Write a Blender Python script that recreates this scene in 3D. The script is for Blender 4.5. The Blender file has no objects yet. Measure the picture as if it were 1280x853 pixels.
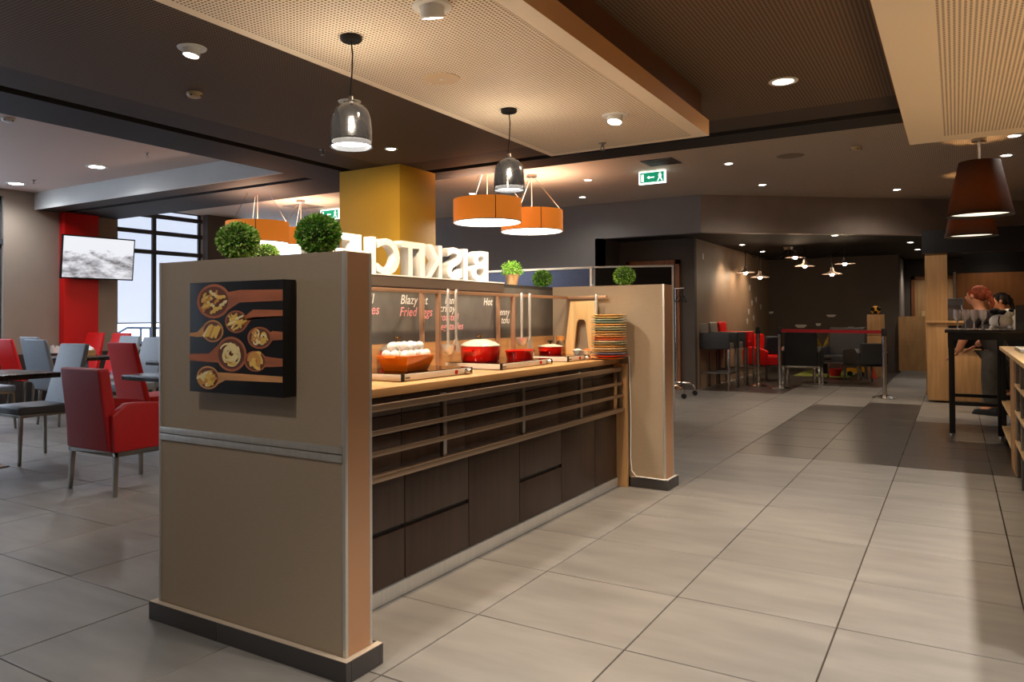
import bpy, bmesh, math, random
from mathutils import Vector, Matrix
random.seed(7)
S = bpy.context.scene
COL = S.collection
PI = math.pi

# ---------------------------------------------------------------- camera
CAMH = 1.2
F_PX, CX_PX, CY_PX = 956.12, 579.76, 382.68
YAW, PITCH, ROLL = 0.571426, 0.014985, -0.0045
_F = Vector((-math.sin(YAW)*math.cos(PITCH), math.cos(YAW)*math.cos(PITCH), math.sin(PITCH)))
_R0 = Vector((math.cos(YAW), math.sin(YAW), 0))
_U0 = _R0.cross(_F)
_R = _R0*math.cos(ROLL) + _U0*math.sin(ROLL)
_U = _U0*math.cos(ROLL) - _R0*math.sin(ROLL)
CAM = Vector((0, 0, CAMH))
cd = bpy.data.cameras.new('camera')
cd.sensor_width = 36.0
cd.lens = F_PX*36/1280
cd.shift_x = (640-CX_PX)/1280
cd.shift_y = (CY_PX-426.5)/1280
cd.clip_start = 0.05
cam = bpy.data.objects.new('camera', cd)
COL.objects.link(cam)
m = Matrix.Identity(4)
for i in range(3):
    m[i][0], m[i][1], m[i][2], m[i][3] = _R[i], _U[i], -_F[i], CAM[i]
cam.matrix_world = m
S.camera = cam

def ray(u, v): return _F + _R*((u-CX_PX)/F_PX) + _U*((CY_PX-v)/F_PX)
def onZ(u, v, z=0.0):                      # photo pixel -> point on a level surface
    d = ray(u, v); return CAM + d*((z-CAMH)/d.z)
def onX(u, v, x):                          # photo pixel -> point on a wall x = const
    d = ray(u, v); return CAM + d*(x/d.x)
def onY(u, v, y):                          # photo pixel -> point on a wall y = const
    d = ray(u, v); return CAM + d*(y/d.y)
def proj(p):
    d = Vector(p)-CAM; w = d.dot(_F)
    return (CX_PX+F_PX*d.dot(_R)/w, CY_PX-F_PX*d.dot(_U)/w, w)

# ---------------------------------------------------------------- world, exposure
S.view_settings.view_transform = 'Standard'
S.view_settings.look = 'None'
S.view_settings.gamma = 1.0
S.view_settings.use_curve_mapping = False
S.view_settings.exposure = 0.5
w = bpy.data.worlds.new('overcast_sky'); S.world = w
w.use_nodes = True
w.node_tree.nodes['Background'].inputs[0].default_value = (0.80, 0.88, 1.0, 1)
w.node_tree.nodes['Background'].inputs[1].default_value = 2.6

WARM = (1.0, 0.74, 0.48)
NEUT = (1.0, 0.92, 0.82)
COOL = (0.93, 0.96, 1.0)

# ---------------------------------------------------------------- materials
def lin(c):
    return tuple(((x/255)/12.92 if x/255 <= .04045 else ((x/255+.055)/1.055)**2.4) for x in c)
MATS = {}
def mat(name, rgb, rough=0.5, metal=0.0, noise=0.0, nscale=8.0, stretch=(1, 1, 1), bump=0.0, emit=None, estr=0.0, trans=0.0, ior=1.45, alpha=1.0, rnd=0.0, coat=0.0, spec=0.5):
    if name in MATS: return MATS[name]
    M = bpy.data.materials.new(name); M.use_nodes = True
    N, L = M.node_tree.nodes, M.node_tree.links
    b = N['Principled BSDF']
    c = lin(rgb)
    b.inputs['Base Color'].default_value = (*c, 1)
    b.inputs['Roughness'].default_value = rough
    b.inputs['Metallic'].default_value = metal
    b.inputs['IOR'].default_value = ior
    b.inputs['Specular IOR Level'].default_value = spec
    if trans: b.inputs['Transmission Weight'].default_value = trans
    if coat: b.inputs['Coat Weight'].default_value = coat; b.inputs['Coat Roughness'].default_value = 0.05
    if alpha < 1: b.inputs['Alpha'].default_value = alpha
    if emit:
        b.inputs['Emission Color'].default_value = (*lin(emit), 1); b.inputs['Emission Strength'].default_value = estr
    src = None
    if noise or bump:
        tc = N.new('ShaderNodeTexCoord'); mp = N.new('ShaderNodeMapping'); nz = N.new('ShaderNodeTexNoise')
        mp.inputs['Scale'].default_value = stretch
        nz.inputs['Scale'].default_value = nscale; nz.inputs['Detail'].default_value = 5
        L.new(tc.outputs['Object'], mp.inputs[0]); L.new(mp.outputs[0], nz.inputs[0])
        if rnd:
            oi = N.new('ShaderNodeObjectInfo'); va = N.new('ShaderNodeVectorMath'); va.operation = 'SCALE'
            va.inputs[0].default_value = (37, 53, 71); L.new(oi.outputs['Random'], va.inputs['Scale'])
            L.new(va.outputs[0], mp.inputs['Location'])
        if noise:
            mx = N.new('ShaderNodeMix'); mx.data_type = 'RGBA'
            mx.inputs[6].default_value = (*[x*(1-noise) for x in c], 1)
            mx.inputs[7].default_value = (*[min(1, x*(1+noise)) for x in c], 1)
            mr = N.new('ShaderNodeMapRange'); mr.inputs[1].default_value = .3; mr.inputs[2].default_value = .7
            L.new(nz.outputs[0], mr.inputs[0]); L.new(mr.outputs[0], mx.inputs[0])
            src = mx.outputs[2]
        if bump:
            bp = N.new('ShaderNodeBump'); bp.inputs['Strength'].default_value = bump; bp.inputs['Distance'].default_value = .003
            L.new(nz.outputs[0], bp.inputs['Height']); L.new(bp.outputs[0], b.inputs['Normal'])
    if rnd:
        oi = N.new('ShaderNodeObjectInfo')
        hs = N.new('ShaderNodeHueSaturation')
        mr = N.new('ShaderNodeMapRange'); mr.inputs[3].default_value = 1-rnd; mr.inputs[4].default_value = 1+rnd
        L.new(oi.outputs['Random'], mr.inputs[0]); L.new(mr.outputs[0], hs.inputs['Value'])
        if src: L.new(src, hs.inputs['Color'])
        else: hs.inputs['Color'].default_value = (*c, 1)
        src = hs.outputs[0]
    if src: L.new(src, b.inputs['Base Color'])
    MATS[name] = M
    return M

def perforated(name, rgb, hole, pitch=0.02, r=0.27, rough=0.7):
    M = mat(name, rgb, rough)
    N, L = M.node_tree.nodes, M.node_tree.links
    b = N['Principled BSDF']
    tc = N.new('ShaderNodeTexCoord')
    sc = N.new('ShaderNodeVectorMath'); sc.operation = 'SCALE'; sc.inputs['Scale'].default_value = 1/pitch
    fr = N.new('ShaderNodeVectorMath'); fr.operation = 'FRACTION'
    sb = N.new('ShaderNodeVectorMath'); sb.operation = 'SUBTRACT'; sb.inputs[1].default_value = (.5, .5, 0)
    ml = N.new('ShaderNodeVectorMath'); ml.operation = 'MULTIPLY'; ml.inputs[1].default_value = (1, 1, 0)
    ln = N.new('ShaderNodeVectorMath'); ln.operation = 'LENGTH'
    lt = N.new('ShaderNodeMath'); lt.operation = 'LESS_THAN'; lt.inputs[1].default_value = r
    mx = N.new('ShaderNodeMix'); mx.data_type = 'RGBA'
    mx.inputs[6].default_value = (*lin(rgb), 1); mx.inputs[7].default_value = (*lin(hole), 1)
    L.new(tc.outputs['Object'], sc.inputs[0]); L.new(sc.outputs[0], fr.inputs[0]); L.new(fr.outputs[0], sb.inputs[0])
    L.new(sb.outputs[0], ml.inputs[0]); L.new(ml.outputs[0], ln.inputs[0]); L.new(ln.outputs['Value'], lt.inputs[0])
    L.new(lt.outputs[0], mx.inputs[0]); L.new(mx.outputs[2], b.inputs['Base Color'])
    return M

def wood(name, rgb, rough=0.45, contrast=0.22, axis=(1, 1, .06), scale=22):
    return mat(name, rgb, rough, noise=contrast, nscale=scale, stretch=axis, bump=.05)

def emitter(name, rgb, s):
    return mat(name, rgb, 0.4, emit=rgb, estr=s)

M_TILE = mat('floor_tile_beige', (130, 126, 121), .4, noise=.16, nscale=3.2, stretch=(.7, 2.4, 1), rnd=.07, bump=.03)
M_TILED = mat('floor_tile_brown', (70, 64, 61), .30, noise=.13, nscale=6, stretch=(.35, 4, 1), rnd=.05, bump=.03)
M_GROUT = mat('grout', (62, 50, 40), .9)
M_TAUPE = mat('taupe_laminate', (158, 140, 118), .42, noise=.04, nscale=30, stretch=(1, 1, 8))
M_WALL = mat('taupe_wall_paint', (150, 136, 122), .75, noise=.04, nscale=3)
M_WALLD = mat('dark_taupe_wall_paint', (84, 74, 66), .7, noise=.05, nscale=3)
M_GREYW = mat('charcoal_wall_paint', (124, 122, 121), .6, noise=.03, nscale=3)
M_BAND = mat('brown_grey_bulkhead', (166, 150, 138), .45, noise=.05, nscale=3)
M_DKC = perforated('dark_perforated_ceiling', (118, 96, 76), (30, 23, 18), .022, .3)
M_DKP = mat('dark_brown_plaster', (74, 61, 52), .7)
M_DKB = mat('dark_border_plaster', (42, 36, 33), .7)
M_BLACK = mat('matt_black', (10, 9, 9), .6)
M_WHP = perforated('cream_perforated_panel', (242, 226, 202), (110, 82, 56), pitch=.02, r=.29)
M_WH = mat('cream_panel', (242, 226, 202), .6)
M_FARC = perforated('pale_perforated_ceiling', (208, 192, 174), (140, 122, 104))
M_LEFTC = mat('mauve_grey_ceiling', (204, 186, 174), .7)
M_BEAM = mat('grey_beam_plaster', (206, 206, 202), .6, noise=.04, nscale=2)
M_ALU = mat('brushed_aluminium', (196, 192, 186), .35, .6, noise=.06, nscale=60, stretch=(1, 1, .05))
M_STEEL = mat('polished_steel', (200, 196, 190), .16, 1.0)
M_CHROME = mat('dull_chrome', (150, 146, 140), .28, 1.0)
M_DWOOD = wood('wenge_veneer', (54, 37, 28), .42, .25, (1, 1, .07), 30)
M_LWOOD = wood('oak_veneer', (190, 146, 96), .45, .18, (1, .08, 1), 26)
M_LWOODV = wood('oak_veneer_upright', (186, 144, 96), .45, .18, (1, 1, .06), 26)
M_BOARD = wood('pale_beech', (222, 184, 128), .5, .16, (1, 1, .08), 24)
M_SKIRT = mat('anthracite_skirting_tile', (62, 58, 57), .4, noise=.06, nscale=10)
M_RED = mat('red_leather', (150, 9, 14), .48, noise=.05, nscale=40, bump=.06)
M_REDF = mat('bright_red_leather', (205, 16, 14), .40, noise=.04, nscale=40)
M_GREYL = mat('grey_leather', (136, 143, 151), .42, noise=.05, nscale=40, bump=.05)
M_GREYD = mat('dark_grey_leather', (58, 58, 60), .4, noise=.05, nscale=40)
M_BLKL = mat('black_leather', (20, 19, 19), .42)
M_TTOP = wood('black_brown_tabletop', (38, 28, 24), .25, .2, (.1, 1, 1), 20)
M_REDP = mat('red_wall_panel', (206, 14, 12), .5)
M_YEL = mat('mustard_column_paint', (232, 178, 52), .55, noise=.03, nscale=4)
M_CHALK = mat('slate_chalkboard', (98, 94, 88), .7, noise=.3, nscale=5, stretch=(1, 1, .6))
M_ENR = mat('red_enamel', (206, 22, 10), .12, coat=.5)
M_ENO = mat('orange_enamel', (252, 128, 22), .14, coat=.5)
M_CREAM = mat('cream_enamel', (228, 214, 190), .25)
M_EGG = mat('white_eggshell', (226, 223, 218), .45)
M_GLASS = mat('clear_glass', (250, 250, 250), .02, trans=1.0)
M_GLASSB = mat('black_ceramic_glass', (16, 9, 8), .08)
M_BLKG = mat('glossy_black_lacquer', (12, 12, 13), .12, coat=.6)
M_WHITE = mat('white_plastic', (236, 234, 228), .4)
M_WHITEL = mat('white_letter_paint', (226, 222, 214), .45)
M_LEAF = mat('boxwood_leaf', (104, 166, 48), .5, noise=.45, nscale=30)
M_LEAFL = mat('boxwood_tip', (196, 218, 130), .5, noise=.25, nscale=30)
M_LEAFC = mat('boxwood_core', (44, 76, 22), .8)
M_ORF = mat('orange_lamp_fabric', (222, 138, 58), .7, emit=(232, 128, 40), estr=.35)
M_DIFF = emitter('warm_lamp_diffuser', (255, 244, 226), 7.0)
M_SPOT = emitter('downlight_lens', (255, 246, 232), 24.0)
M_SPOTC = emitter('cool_downlight_lens', (246, 250, 255), 24.0)
M_SHADE = mat('black_fabric_shade', (34, 26, 20), .85, noise=.3, nscale=160)
M_SHIN = mat('white_shade_lining', (240, 232, 218), .7)
M_BLUE = mat('blue_felt_screen', (78, 92, 128), .8, noise=.05, nscale=30)
M_NEARBLACK = mat('black_felt_screen', (22, 16, 14), .85)
M_WINF = mat('dark_window_frame', (58, 60, 66), .5)
M_BLIND = mat('roller_blind_fabric', (176, 184, 196), .8, emit=(196, 208, 228), estr=.85)  # daylight coming through the blind is put in as emission

# ---------------------------------------------------------------- mesh helpers
class MB:
    def __init__(s): s.v = []; s.f = []; s.mi = []; s.cur = 0
    def _add(s, vs, fs):
        o = len(s.v); s.v += [tuple(p) for p in vs]
        for f in fs: s.f.append([i+o for i in f]); s.mi.append(s.cur)
        return s
    def box(s, x0, x1, y0, y1, z0, z1):
        return s.hexa([(x0, y0, z0), (x1, y0, z0), (x1, y1, z0), (x0, y1, z0), (x0, y0, z1), (x1, y0, z1), (x1, y1, z1), (x0, y1, z1)])
    def hexa(s, p):
        return s._add(p, [(0, 3, 2, 1), (4, 5, 6, 7), (0, 1, 5, 4), (1, 2, 6, 5), (2, 3, 7, 6), (3, 0, 4, 7)])
    def bar(s, a, b, w, h=None, w2=None):
        # square bar from a to b; w2: end width
        a, b = Vector(a), Vector(b); d = (b-a).normalized()
        up = Vector((0, 0, 1)) if abs(d.z) < .9 else Vector((0, 1, 0))
        x = d.cross(up).normalized(); y = x.cross(d)
        h = h or w; k = (w2 or w)/w
        q = lambda c, e: [c - x*w/2*e - y*h/2*e, c + x*w/2*e - y*h/2*e, c + x*w/2*e + y*h/2*e, c - x*w/2*e + y*h/2*e]
        return s._add(q(a, 1)+q(b, k), [(0, 3, 2, 1)[::-1], (4, 5, 6, 7)[::-1], (0, 1, 5, 4)[::-1], (1, 2, 6, 5)[::-1], (2, 3, 7, 6)[::-1], (3, 0, 4, 7)[::-1]])
    def lathe(s, prof, c=(0, 0, 0), n=24, axis='z'):
        vs = []; fs = []
        for r, z in prof:
            for k in range(n):
                a = 2*PI*k/n
                p = (r*math.cos(a), r*math.sin(a), z)
                if axis == 'y': p = (p[0], p[2], p[1])
                if axis == 'x': p = (p[2], p[0], p[1])
                vs.append((c[0]+p[0], c[1]+p[1], c[2]+p[2]))
        for i in range(len(prof)-1):
            for k in range(n):
                k2 = (k+1) % n
                fs.append((i*n+k, i*n+k2, (i+1)*n+k2, (i+1)*n+k))
        if prof[0][0] > 1e-6: fs.append(tuple(range(n))[::-1])
        if prof[-1][0] > 1e-6: fs.append(tuple((len(prof)-1)*n+k for k in range(n)))
        return s._add(vs, fs)
    def shell(s, prof, c=(0, 0, 0), n=24):   # open lathe, no caps
        k0 = len(s.f); s.lathe(prof, c, n)
        keep = [(f, mm) for f, mm in zip(s.f[k0:], s.mi[k0:]) if len(f) == 4]
        s.f[k0:] = [a for a, _ in keep]; s.mi[k0:] = [b for _, b in keep]
        return s
    def tube(s, pts, r, n=8, close=False):
        pts = [Vector(p) for p in pts]; vs = []; fs = []
        rr = r if isinstance(r, (list, tuple)) else [r]*len(pts)
        prev = None
        for i, p in enumerate(pts):
            d = (pts[min(i+1, len(pts)-1)]-pts[max(i-1, 0)]).normalized()
            if prev is None:
                up = Vector((0, 0, 1)) if abs(d.z) < .9 else Vector((1, 0, 0))
                x = d.cross(up).normalized()
            else:
                x = (prev - d*prev.dot(d)).normalized()
            prev = x; y = d.cross(x)
            for k in range(n):
                a = 2*PI*k/n; vs.append(p + (x*math.cos(a)+y*math.sin(a))*rr[i])
        for i in range(len(pts)-1):
            for k in range(n):
                k2 = (k+1) % n; fs.append((i*n+k, i*n+k2, (i+1)*n+k2, (i+1)*n+k))
        fs.append(tuple(range(n))[::-1]); fs.append(tuple((len(pts)-1)*n+k for k in range(n)))
        return s._add(vs, fs)
    def prism(s, poly, a, b, plane='xz'):
        n = len(poly)
        if plane == 'xz': f = lambda p, t: (p[0], t, p[1])
        elif plane == 'yz': f = lambda p, t: (t, p[0], p[1])
        else: f = lambda p, t: (p[0], p[1], t)
        vs = [f(p, a) for p in poly]+[f(p, b) for p in poly]
        fs = [tuple(range(n)), tuple(range(n, 2*n))[::-1]]+[(i, i+n, (i+1) % n+n, (i+1) % n) for i in range(n)]
        return s._add(vs, fs)
    def sphere(s, c, r, nu=16, nv=10, sc=(1, 1, 1)):
        prof = [(math.sin(PI*i/nv)*r if 0 < i < nv else 0.0, -math.cos(PI*i/nv)*r) for i in range(nv+1)]
        o = len(s.v); s.lathe(prof, (0, 0, 0), nu)
        for i in range(o, len(s.v)):
            p = s.v[i]; s.v[i] = (c[0]+p[0]*sc[0], c[1]+p[1]*sc[1], c[2]+p[2]*sc[2])
        return s
    def mesh(s, name, mats, bevel=0.0, seg=2, smooth=False):
        me = bpy.data.meshes.new(name)
        bm = bmesh.new()
        vs = [bm.verts.new(p) for p in s.v]
        for f, mi in zip(s.f, s.mi):
            try:
                fc = bm.faces.new([vs[i] for i in f]); fc.material_index = mi
            except ValueError: pass
        bmesh.ops.remove_doubles(bm, verts=bm.verts, dist=1e-6)
        bmesh.ops.recalc_face_normals(bm, faces=bm.faces)
        if bevel > 0:
            es = [e for e in bm.edges if len(e.link_faces) == 2 and e.calc_face_angle(0) > .5]
            bmesh.ops.bevel(bm, geom=es, offset=bevel, segments=seg, profile=.6, affect='EDGES', clamp_overlap=True)
        if smooth or bevel > 0:
            for f in bm.faces: f.smooth = True
        bm.to_mesh(me); bm.free()
        if smooth or bevel > 0: me.set_sharp_from_angle(angle=math.radians(38))
        for mm in (mats if isinstance(mats, (list, tuple)) else [mats]): me.materials.append(mm)
        return me
    def build(s, name, mats, parent=None, bevel=0.0, seg=2, smooth=False, kind=None):
        o = bpy.data.objects.new(name, s.mesh(name, mats, bevel, seg, smooth)); COL.objects.link(o)
        if parent: o.parent = parent
        if kind: o['kind'] = kind
        return o

def thing(name, label, cat, loc=(0, 0, 0), rz=0, group=None):
    o = bpy.data.objects.new(name, None); COL.objects.link(o)
    o.empty_display_size = .05
    o.location = loc; o.rotation_euler = (0, 0, rz); o['label'] = label; o['category'] = cat
    if group: o['group'] = group
    return o
def tag(o, label, cat, group=None):
    o['label'] = label; o['category'] = cat
    if group: o['group'] = group
    return o
def dup(root, loc, rz=0, label=None, group=None, scale=None):
    r = root.copy(); COL.objects.link(r); r.location = loc; r.rotation_euler = (0, 0, rz)
    if scale: r.scale = (scale,)*3
    if label: r['label'] = label
    if group: r['group'] = group
    for ch in list(root.children):
        c = ch.copy(); COL.objects.link(c); c.parent = r
        for g in ch.children:
            d = g.copy(); COL.objects.link(d); d.parent = c
    return r
def struct(name, mb, mats, parent=None, **k):
    o = mb.build(name, mats, parent, **k)
    if not parent: o['kind'] = 'structure'
    return o
def B(*a): return MB().box(*a)
def lamp_light(kind, loc, power, color, parent=None, size=.05, spot=100, blend=.6, aim=None, name='bulb'):
    l = bpy.data.lights.new(name, kind); l.energy = power; l.color = color
    if kind in ('SPOT', 'POINT'): l.shadow_soft_size = size
    if kind == 'SPOT': l.spot_size = math.radians(spot); l.spot_blend = blend
    if kind == 'AREA': l.shape = 'DISK'; l.size = size
    o = bpy.data.objects.new(name, l); COL.objects.link(o)
    if parent: o.parent = parent
    o.location = loc
    if aim is not None:
        d = Vector(aim) - (Vector(loc) + (parent.location if parent else Vector((0, 0, 0))))
        o.rotation_euler = d.to_track_quat('-Z', 'Y').to_euler()
    return o
def text_mesh(body, size, depth=0.0, offset=0.0, shear=0.0, spacing=1.0):
    cu = bpy.data.curves.new('text', 'FONT'); cu.body = body; cu.size = size; cu.extrude = depth/2
    cu.offset = offset; cu.shear = shear; cu.space_character = spacing; cu.resolution_u = 5
    ob = bpy.data.objects.new('text', cu); COL.objects.link(ob)
    dg = bpy.context.evaluated_depsgraph_get(); dg.update()
    me = bpy.data.meshes.new_from_object(ob.evaluated_get(dg), depsgraph=dg)
    bpy.data.objects.remove(ob); bpy.data.curves.remove(cu)
    return me

# lamp powers (watts)
P_SPOT_L, P_DL, P_DARKDL, P_FRONT, P_PAN, P_LEFT, P_BUF, P_BELL, P_DRUM = 34, 22, 20, 30, 75, 70, 130, 42, 12

# ================================================================ THE SETTING
TS, TX0, TY0 = 0.61928, -1.6379, 2.02265
XW = -11.3                                   # window wall
fl = struct('floor', B(-11.6, 3.2, -3.6, 21.0, -.12, -.0045), M_GROUT)
def tile_mesh(mt):
    g = .0028
    return B(g, TS-g, g, TS-g, -.02, 0).mesh('floor_tile', mt, bevel=.0016, seg=1)
def is_dark(i, j):
    x, y = TX0+(i+.5)*TS, TY0+(j+.5)*TS
    if j >= 8 and i == 0 and j < 15: return True
    if j >= 8 and i == 1 and j < 16: return True
    if j >= 8 and i >= 2 and j < 13: return True
    if y > 12.6 and x < -.9 and x > -3.6: return (y > 14.4 or x < -2.2)
    return False
cand = []
for i in range(-17, 8):
    for j in range(-10, 31):
        x, y = TX0+(i+.5)*TS, TY0+(j+.5)*TS
        if x < XW or x > 3 or y < -3.4 or y > 20.6: continue
        if -2.66 < x-.28 and x+.28 < -2.05 and 2.1 < y-.3 and y+.3 < 5.2: continue
        d = Vector((x, y, 0))-CAM; wd = d.dot(_F)
        sz = -1
        if wd > .6:
            u, v, _ = proj((x, y, 0)); e = 700/wd
            if -e < u < 1280+e and v < 853+e*.6: sz = 1/wd**3
        cand.append((sz, i, j))
cand.sort(key=lambda c: (-c[0], c[1], c[2]))
tm = {False: tile_mesh(M_TILE), True: tile_mesh(M_TILED)}
rest = [MB(), MB()]
for k, (sz, i, j) in enumerate(cand):
    dk = is_dark(i, j)
    if k < 290 and sz > 0:
        o = bpy.data.objects.new('floor_tile', tm[dk]); COL.objects.link(o); o.parent = fl
        o.location = (TX0+i*TS, TY0+j*TS, random.uniform(-.0006, .0004))
    else:
        g = .002
        rest[dk].box(TX0+i*TS+g, TX0+(i+1)*TS-g, TY0+j*TS+g, TY0+(j+1)*TS-g, -.004, 0)
rest[0].build('outer_floor_tiles', M_TILE, fl, kind='stuff')
rest[1].build('outer_dark_floor_tiles', M_TILED, fl, kind='stuff')

ZD, ZF = 2.8, 3.05
def ring(name, x0, x1, y0, y1, z0, z1, mt): return struct(name, B(x0, x1, y0, y1, z0, z1), mt)
# dark suspended ceiling, plain margin, shadow slot, border band
c0 = struct('ceiling', B(-5.05, 3.2, -3.6, 6.35, ZD, 2.86), M_DKC)
struct('ceiling_margin', B(-5.47, -5.05, -3.6, 6.77, ZD, 2.86).box(-5.05, 3.2, 6.35, 6.77, ZD, 2.86), M_DKP)
struct('ceiling_slot', B(-5.62, -5.46, -3.6, 6.93, 2.9, 2.94).box(-5.46, 3.2, 6.76, 6.93, 2.9, 2.94).box(XW, -6.2, 6.33, 6.46, 2.9, 2.94), M_BLACK)
struct('ceiling_border', B(-6.21, -5.61, -3.6, 7.3, ZD, 3.12).box(-5.61, 3.2, 6.92, 7.3, ZD, 3.12), M_DKB)
struct('ceiling_beam', B(XW, -6.21, 6.0, 6.33, ZD, 3.12).box(XW, -6.21, 6.46, 7.3, ZD, 3.12), M_DKB)
struct('trim_1', B(XW, -6.21, 5.985, 6.0, ZD-.002, 3.12), M_BEAM)          # pale face of the beam
struct('ceiling_left', B(XW-.2, -6.2, -3.6, 6.0, ZF, 3.12), M_LEFTC)
struct('ceiling_far', B(XW-.2, 3.2, 7.3, 13.2, ZF, 3.12).box(-3.4, 3.2, 13.2, 17.2, ZF, 3.12), M_FARC)
struct('roof_slab', B(XW-.3, 3.3, -3.7, 21.2, 3.12, 3.3), M_BLACK)
# hanging cream perforated panels
def hung_panel(n, x0, x1, y0, y1, mx0, mx1, my):
    p = struct(n, B(x0, x1, y0, y1, 2.5, 2.612), M_WH)
    e = mat('warm_bounce_edge', (220, 164, 108), .6)  # warm bounce light painted into the colour of the panel sides
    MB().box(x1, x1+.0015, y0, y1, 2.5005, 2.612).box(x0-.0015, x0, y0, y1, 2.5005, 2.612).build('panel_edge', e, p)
    f = MB().box(x0+mx0, x1-mx1, y0+.1, y1-my, 2.4985, 2.5005).build('perforated_field', M_WHP, p)
    MB().box(x0+.05, x1-.04, y0+.05, y1-.05, 2.612, 2.8).build('hanger_frame', mat('brown_upstand', (104, 66, 40), .6), p)
    return p
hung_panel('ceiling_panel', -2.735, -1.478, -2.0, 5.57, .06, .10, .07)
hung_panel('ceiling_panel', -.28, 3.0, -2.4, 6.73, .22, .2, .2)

# walls
def wallbox(name, x0, x1, y0, y1, z0, z1, mt): return struct(name, B(x0, x1, y0, y1, z0, z1), mt)
struct('wall_left', B(XW-.2, XW, -3.6, -2.0, 0, 3.12).box(XW-.2, XW, 5.56, 7.3, 0, 3.12).box(XW-.2, XW, -2.0, 5.56, 0, .74).box(XW-.2, XW, -2.0, 5.56, 2.95, 3.12)
       .box(XW-.2, XW, 7.3, 8.96, 0, .74).box(XW-.2, XW, 8.96, 9.75, 0, 3.12).box(XW-.2, XW, 9.75, 11.7, 0, .74).box(XW-.2, XW, 11.7, 12.0, 0, 3.12), M_WALL)
struct('wall_dark_pier', B(XW, XW+.12, 8.97, 9.74, 0, ZF), M_WALLD)
struct('trim_2', B(XW, XW+.16, -3.6, 11.7, 0, .70), mat('dark_wall_base', (46, 42, 42), .5))
struct('wall_far', B(XW, -4.86, 11.7, 11.9, 0, ZF).box(-4.86, -3.24, 11.7, 11.86, 2.475, ZF), M_GREYW)
_d = Vector((.757, .653, 0)).normalized(); _n = Vector((-_d.y, _d.x, 0))*.15
a = Vector((-3.24, 11.7, 0)); b = a+_d*8.2
def diag(z0, z1):
    return MB().hexa([(a.x, a.y, z0), (b.x, b.y, z0), (b.x+_n.x, b.y+_n.y, z0), (a.x+_n.x, a.y+_n.y, z0), (a.x, a.y, z1), (b.x, b.y, z1), (b.x+_n.x, b.y+_n.y, z1), (a.x+_n.x, a.y+_n.y, z1)])
struct('bulkhead', diag(2.475, ZF), M_BAND)
RC = 2.48
struct('ceiling_lounge', MB().prism([(-4.9, 11.86), (-3.2, 11.86), (3.1, 17.3), (3.1, 21), (-4.9, 21)], RC, RC+.06, 'xy'), mat('lounge_ceiling', (26, 22, 20), .7))
wallbox('wall_recess_side', -4.96, -4.86, 11.7, 12.5, 0, RC, M_WALLD)
wallbox('wall_recess', -4.86, -3.57, 12.5, 12.62, 0, RC, M_WALLD)
wallbox('wall_lounge_left', -3.69, -3.57, 12.62, 18.4, 0, RC, mat('lounge_taupe_wall', (150, 126, 104), .6, noise=.06, nscale=3))
wallbox('wall_lounge_back', -3.69, -1.0, 18.4, 18.55, 0, RC, M_WALLD)
wallbox('wall_corridor', -1.15, -1.0, 18.55, 20.6, 0, RC, M_WALL)
wallbox('wall_back', -1.15, 3.2, 20.6, 20.8, 0, RC, M_WALLD)
wallbox('wall_right', 3.0, 3.2, -3.6, 21, 0, 3.12, M_WALLD)
wallbox('wall_front', XW-.2, 3.2, -3.8, -3.6, 0, 3.12, M_WALL)
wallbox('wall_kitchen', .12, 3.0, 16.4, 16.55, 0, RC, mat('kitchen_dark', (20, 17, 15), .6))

# windows
def window(n, y0, y1, z0, z1, ybars, zbars, blind_z):
    wdw = struct(n, B(XW-.12, XW-.06, y0, y0+.05, z0, z1).box(XW-.12, XW-.06, y1-.05, y1, z0, z1).box(XW-.12, XW-.06, y0, y1, z0, z0+.05).box(XW-.12, XW-.06, y0, y1, z1-.05, z1), M_WINF)
    for yb in ybars: MB().box(XW-.05, XW-.01, yb-.035, yb+.035, z0, z1).build('mullion', M_WINF, wdw)
    for zb in zbars: MB().box(XW-.05, XW-.012, y0, y1, zb-.035, zb+.035).build('transom', M_WINF, wdw)
    ys = [y0+.05]+list(ybars)+[y1-.05]
    for k in range(len(ys)-1):
        MB().box(XW-.105, XW-.1, ys[k], ys[k+1], z0+.05, z1-.05).build('pane', mat('window_pane', (235, 242, 250), .0, trans=1.0, ior=1.0, spec=0.0), wdw)
        if blind_z:
            bl = MB().box(XW-.085, XW-.08, ys[k]+.01, ys[k+1]-.01, blind_z, z1-.05).build('roller_blind', M_BLIND, wdw)
            MB().box(XW-.09, XW-.075, ys[k]+.01, ys[k+1]-.01, blind_z-.02, blind_z).build('hem_bar', M_WINF, bl)
    MB().box(XW-.1, XW+.11, y0, y1, z0-.04, z0).build('window_sill', mat('pale_sill', (200, 204, 210), .5), wdw)
    return wdw
window('window_1', -2.0, 5.56, .74, 2.95, (-.5, 1.0, 2.5, 4.0), (2.3,), None)  # out-of-view length added to bring in more daylight
window('window_2', 7.3, 8.96, .74, 3.08, (7.99,), (2.32, 2.65, 2.93), 1.14)
window('window_3', 9.75, 11.7, .74, 3.08, (10.7,), (2.32, 2.65), None)

# red pilaster on the window wall, mustard column
tag(B(XW, XW+.14, 6.36, 6.9, 0, 2.8).build('wall_pilaster', M_REDP, bevel=.004), 'bright red pilaster on the taupe wall behind the television', 'pilaster')
col_ = struct('column_mustard', B(-5.665, -4.835, 6.3, 6.95, 0, 2.8), M_YEL, bevel=.006)
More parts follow.
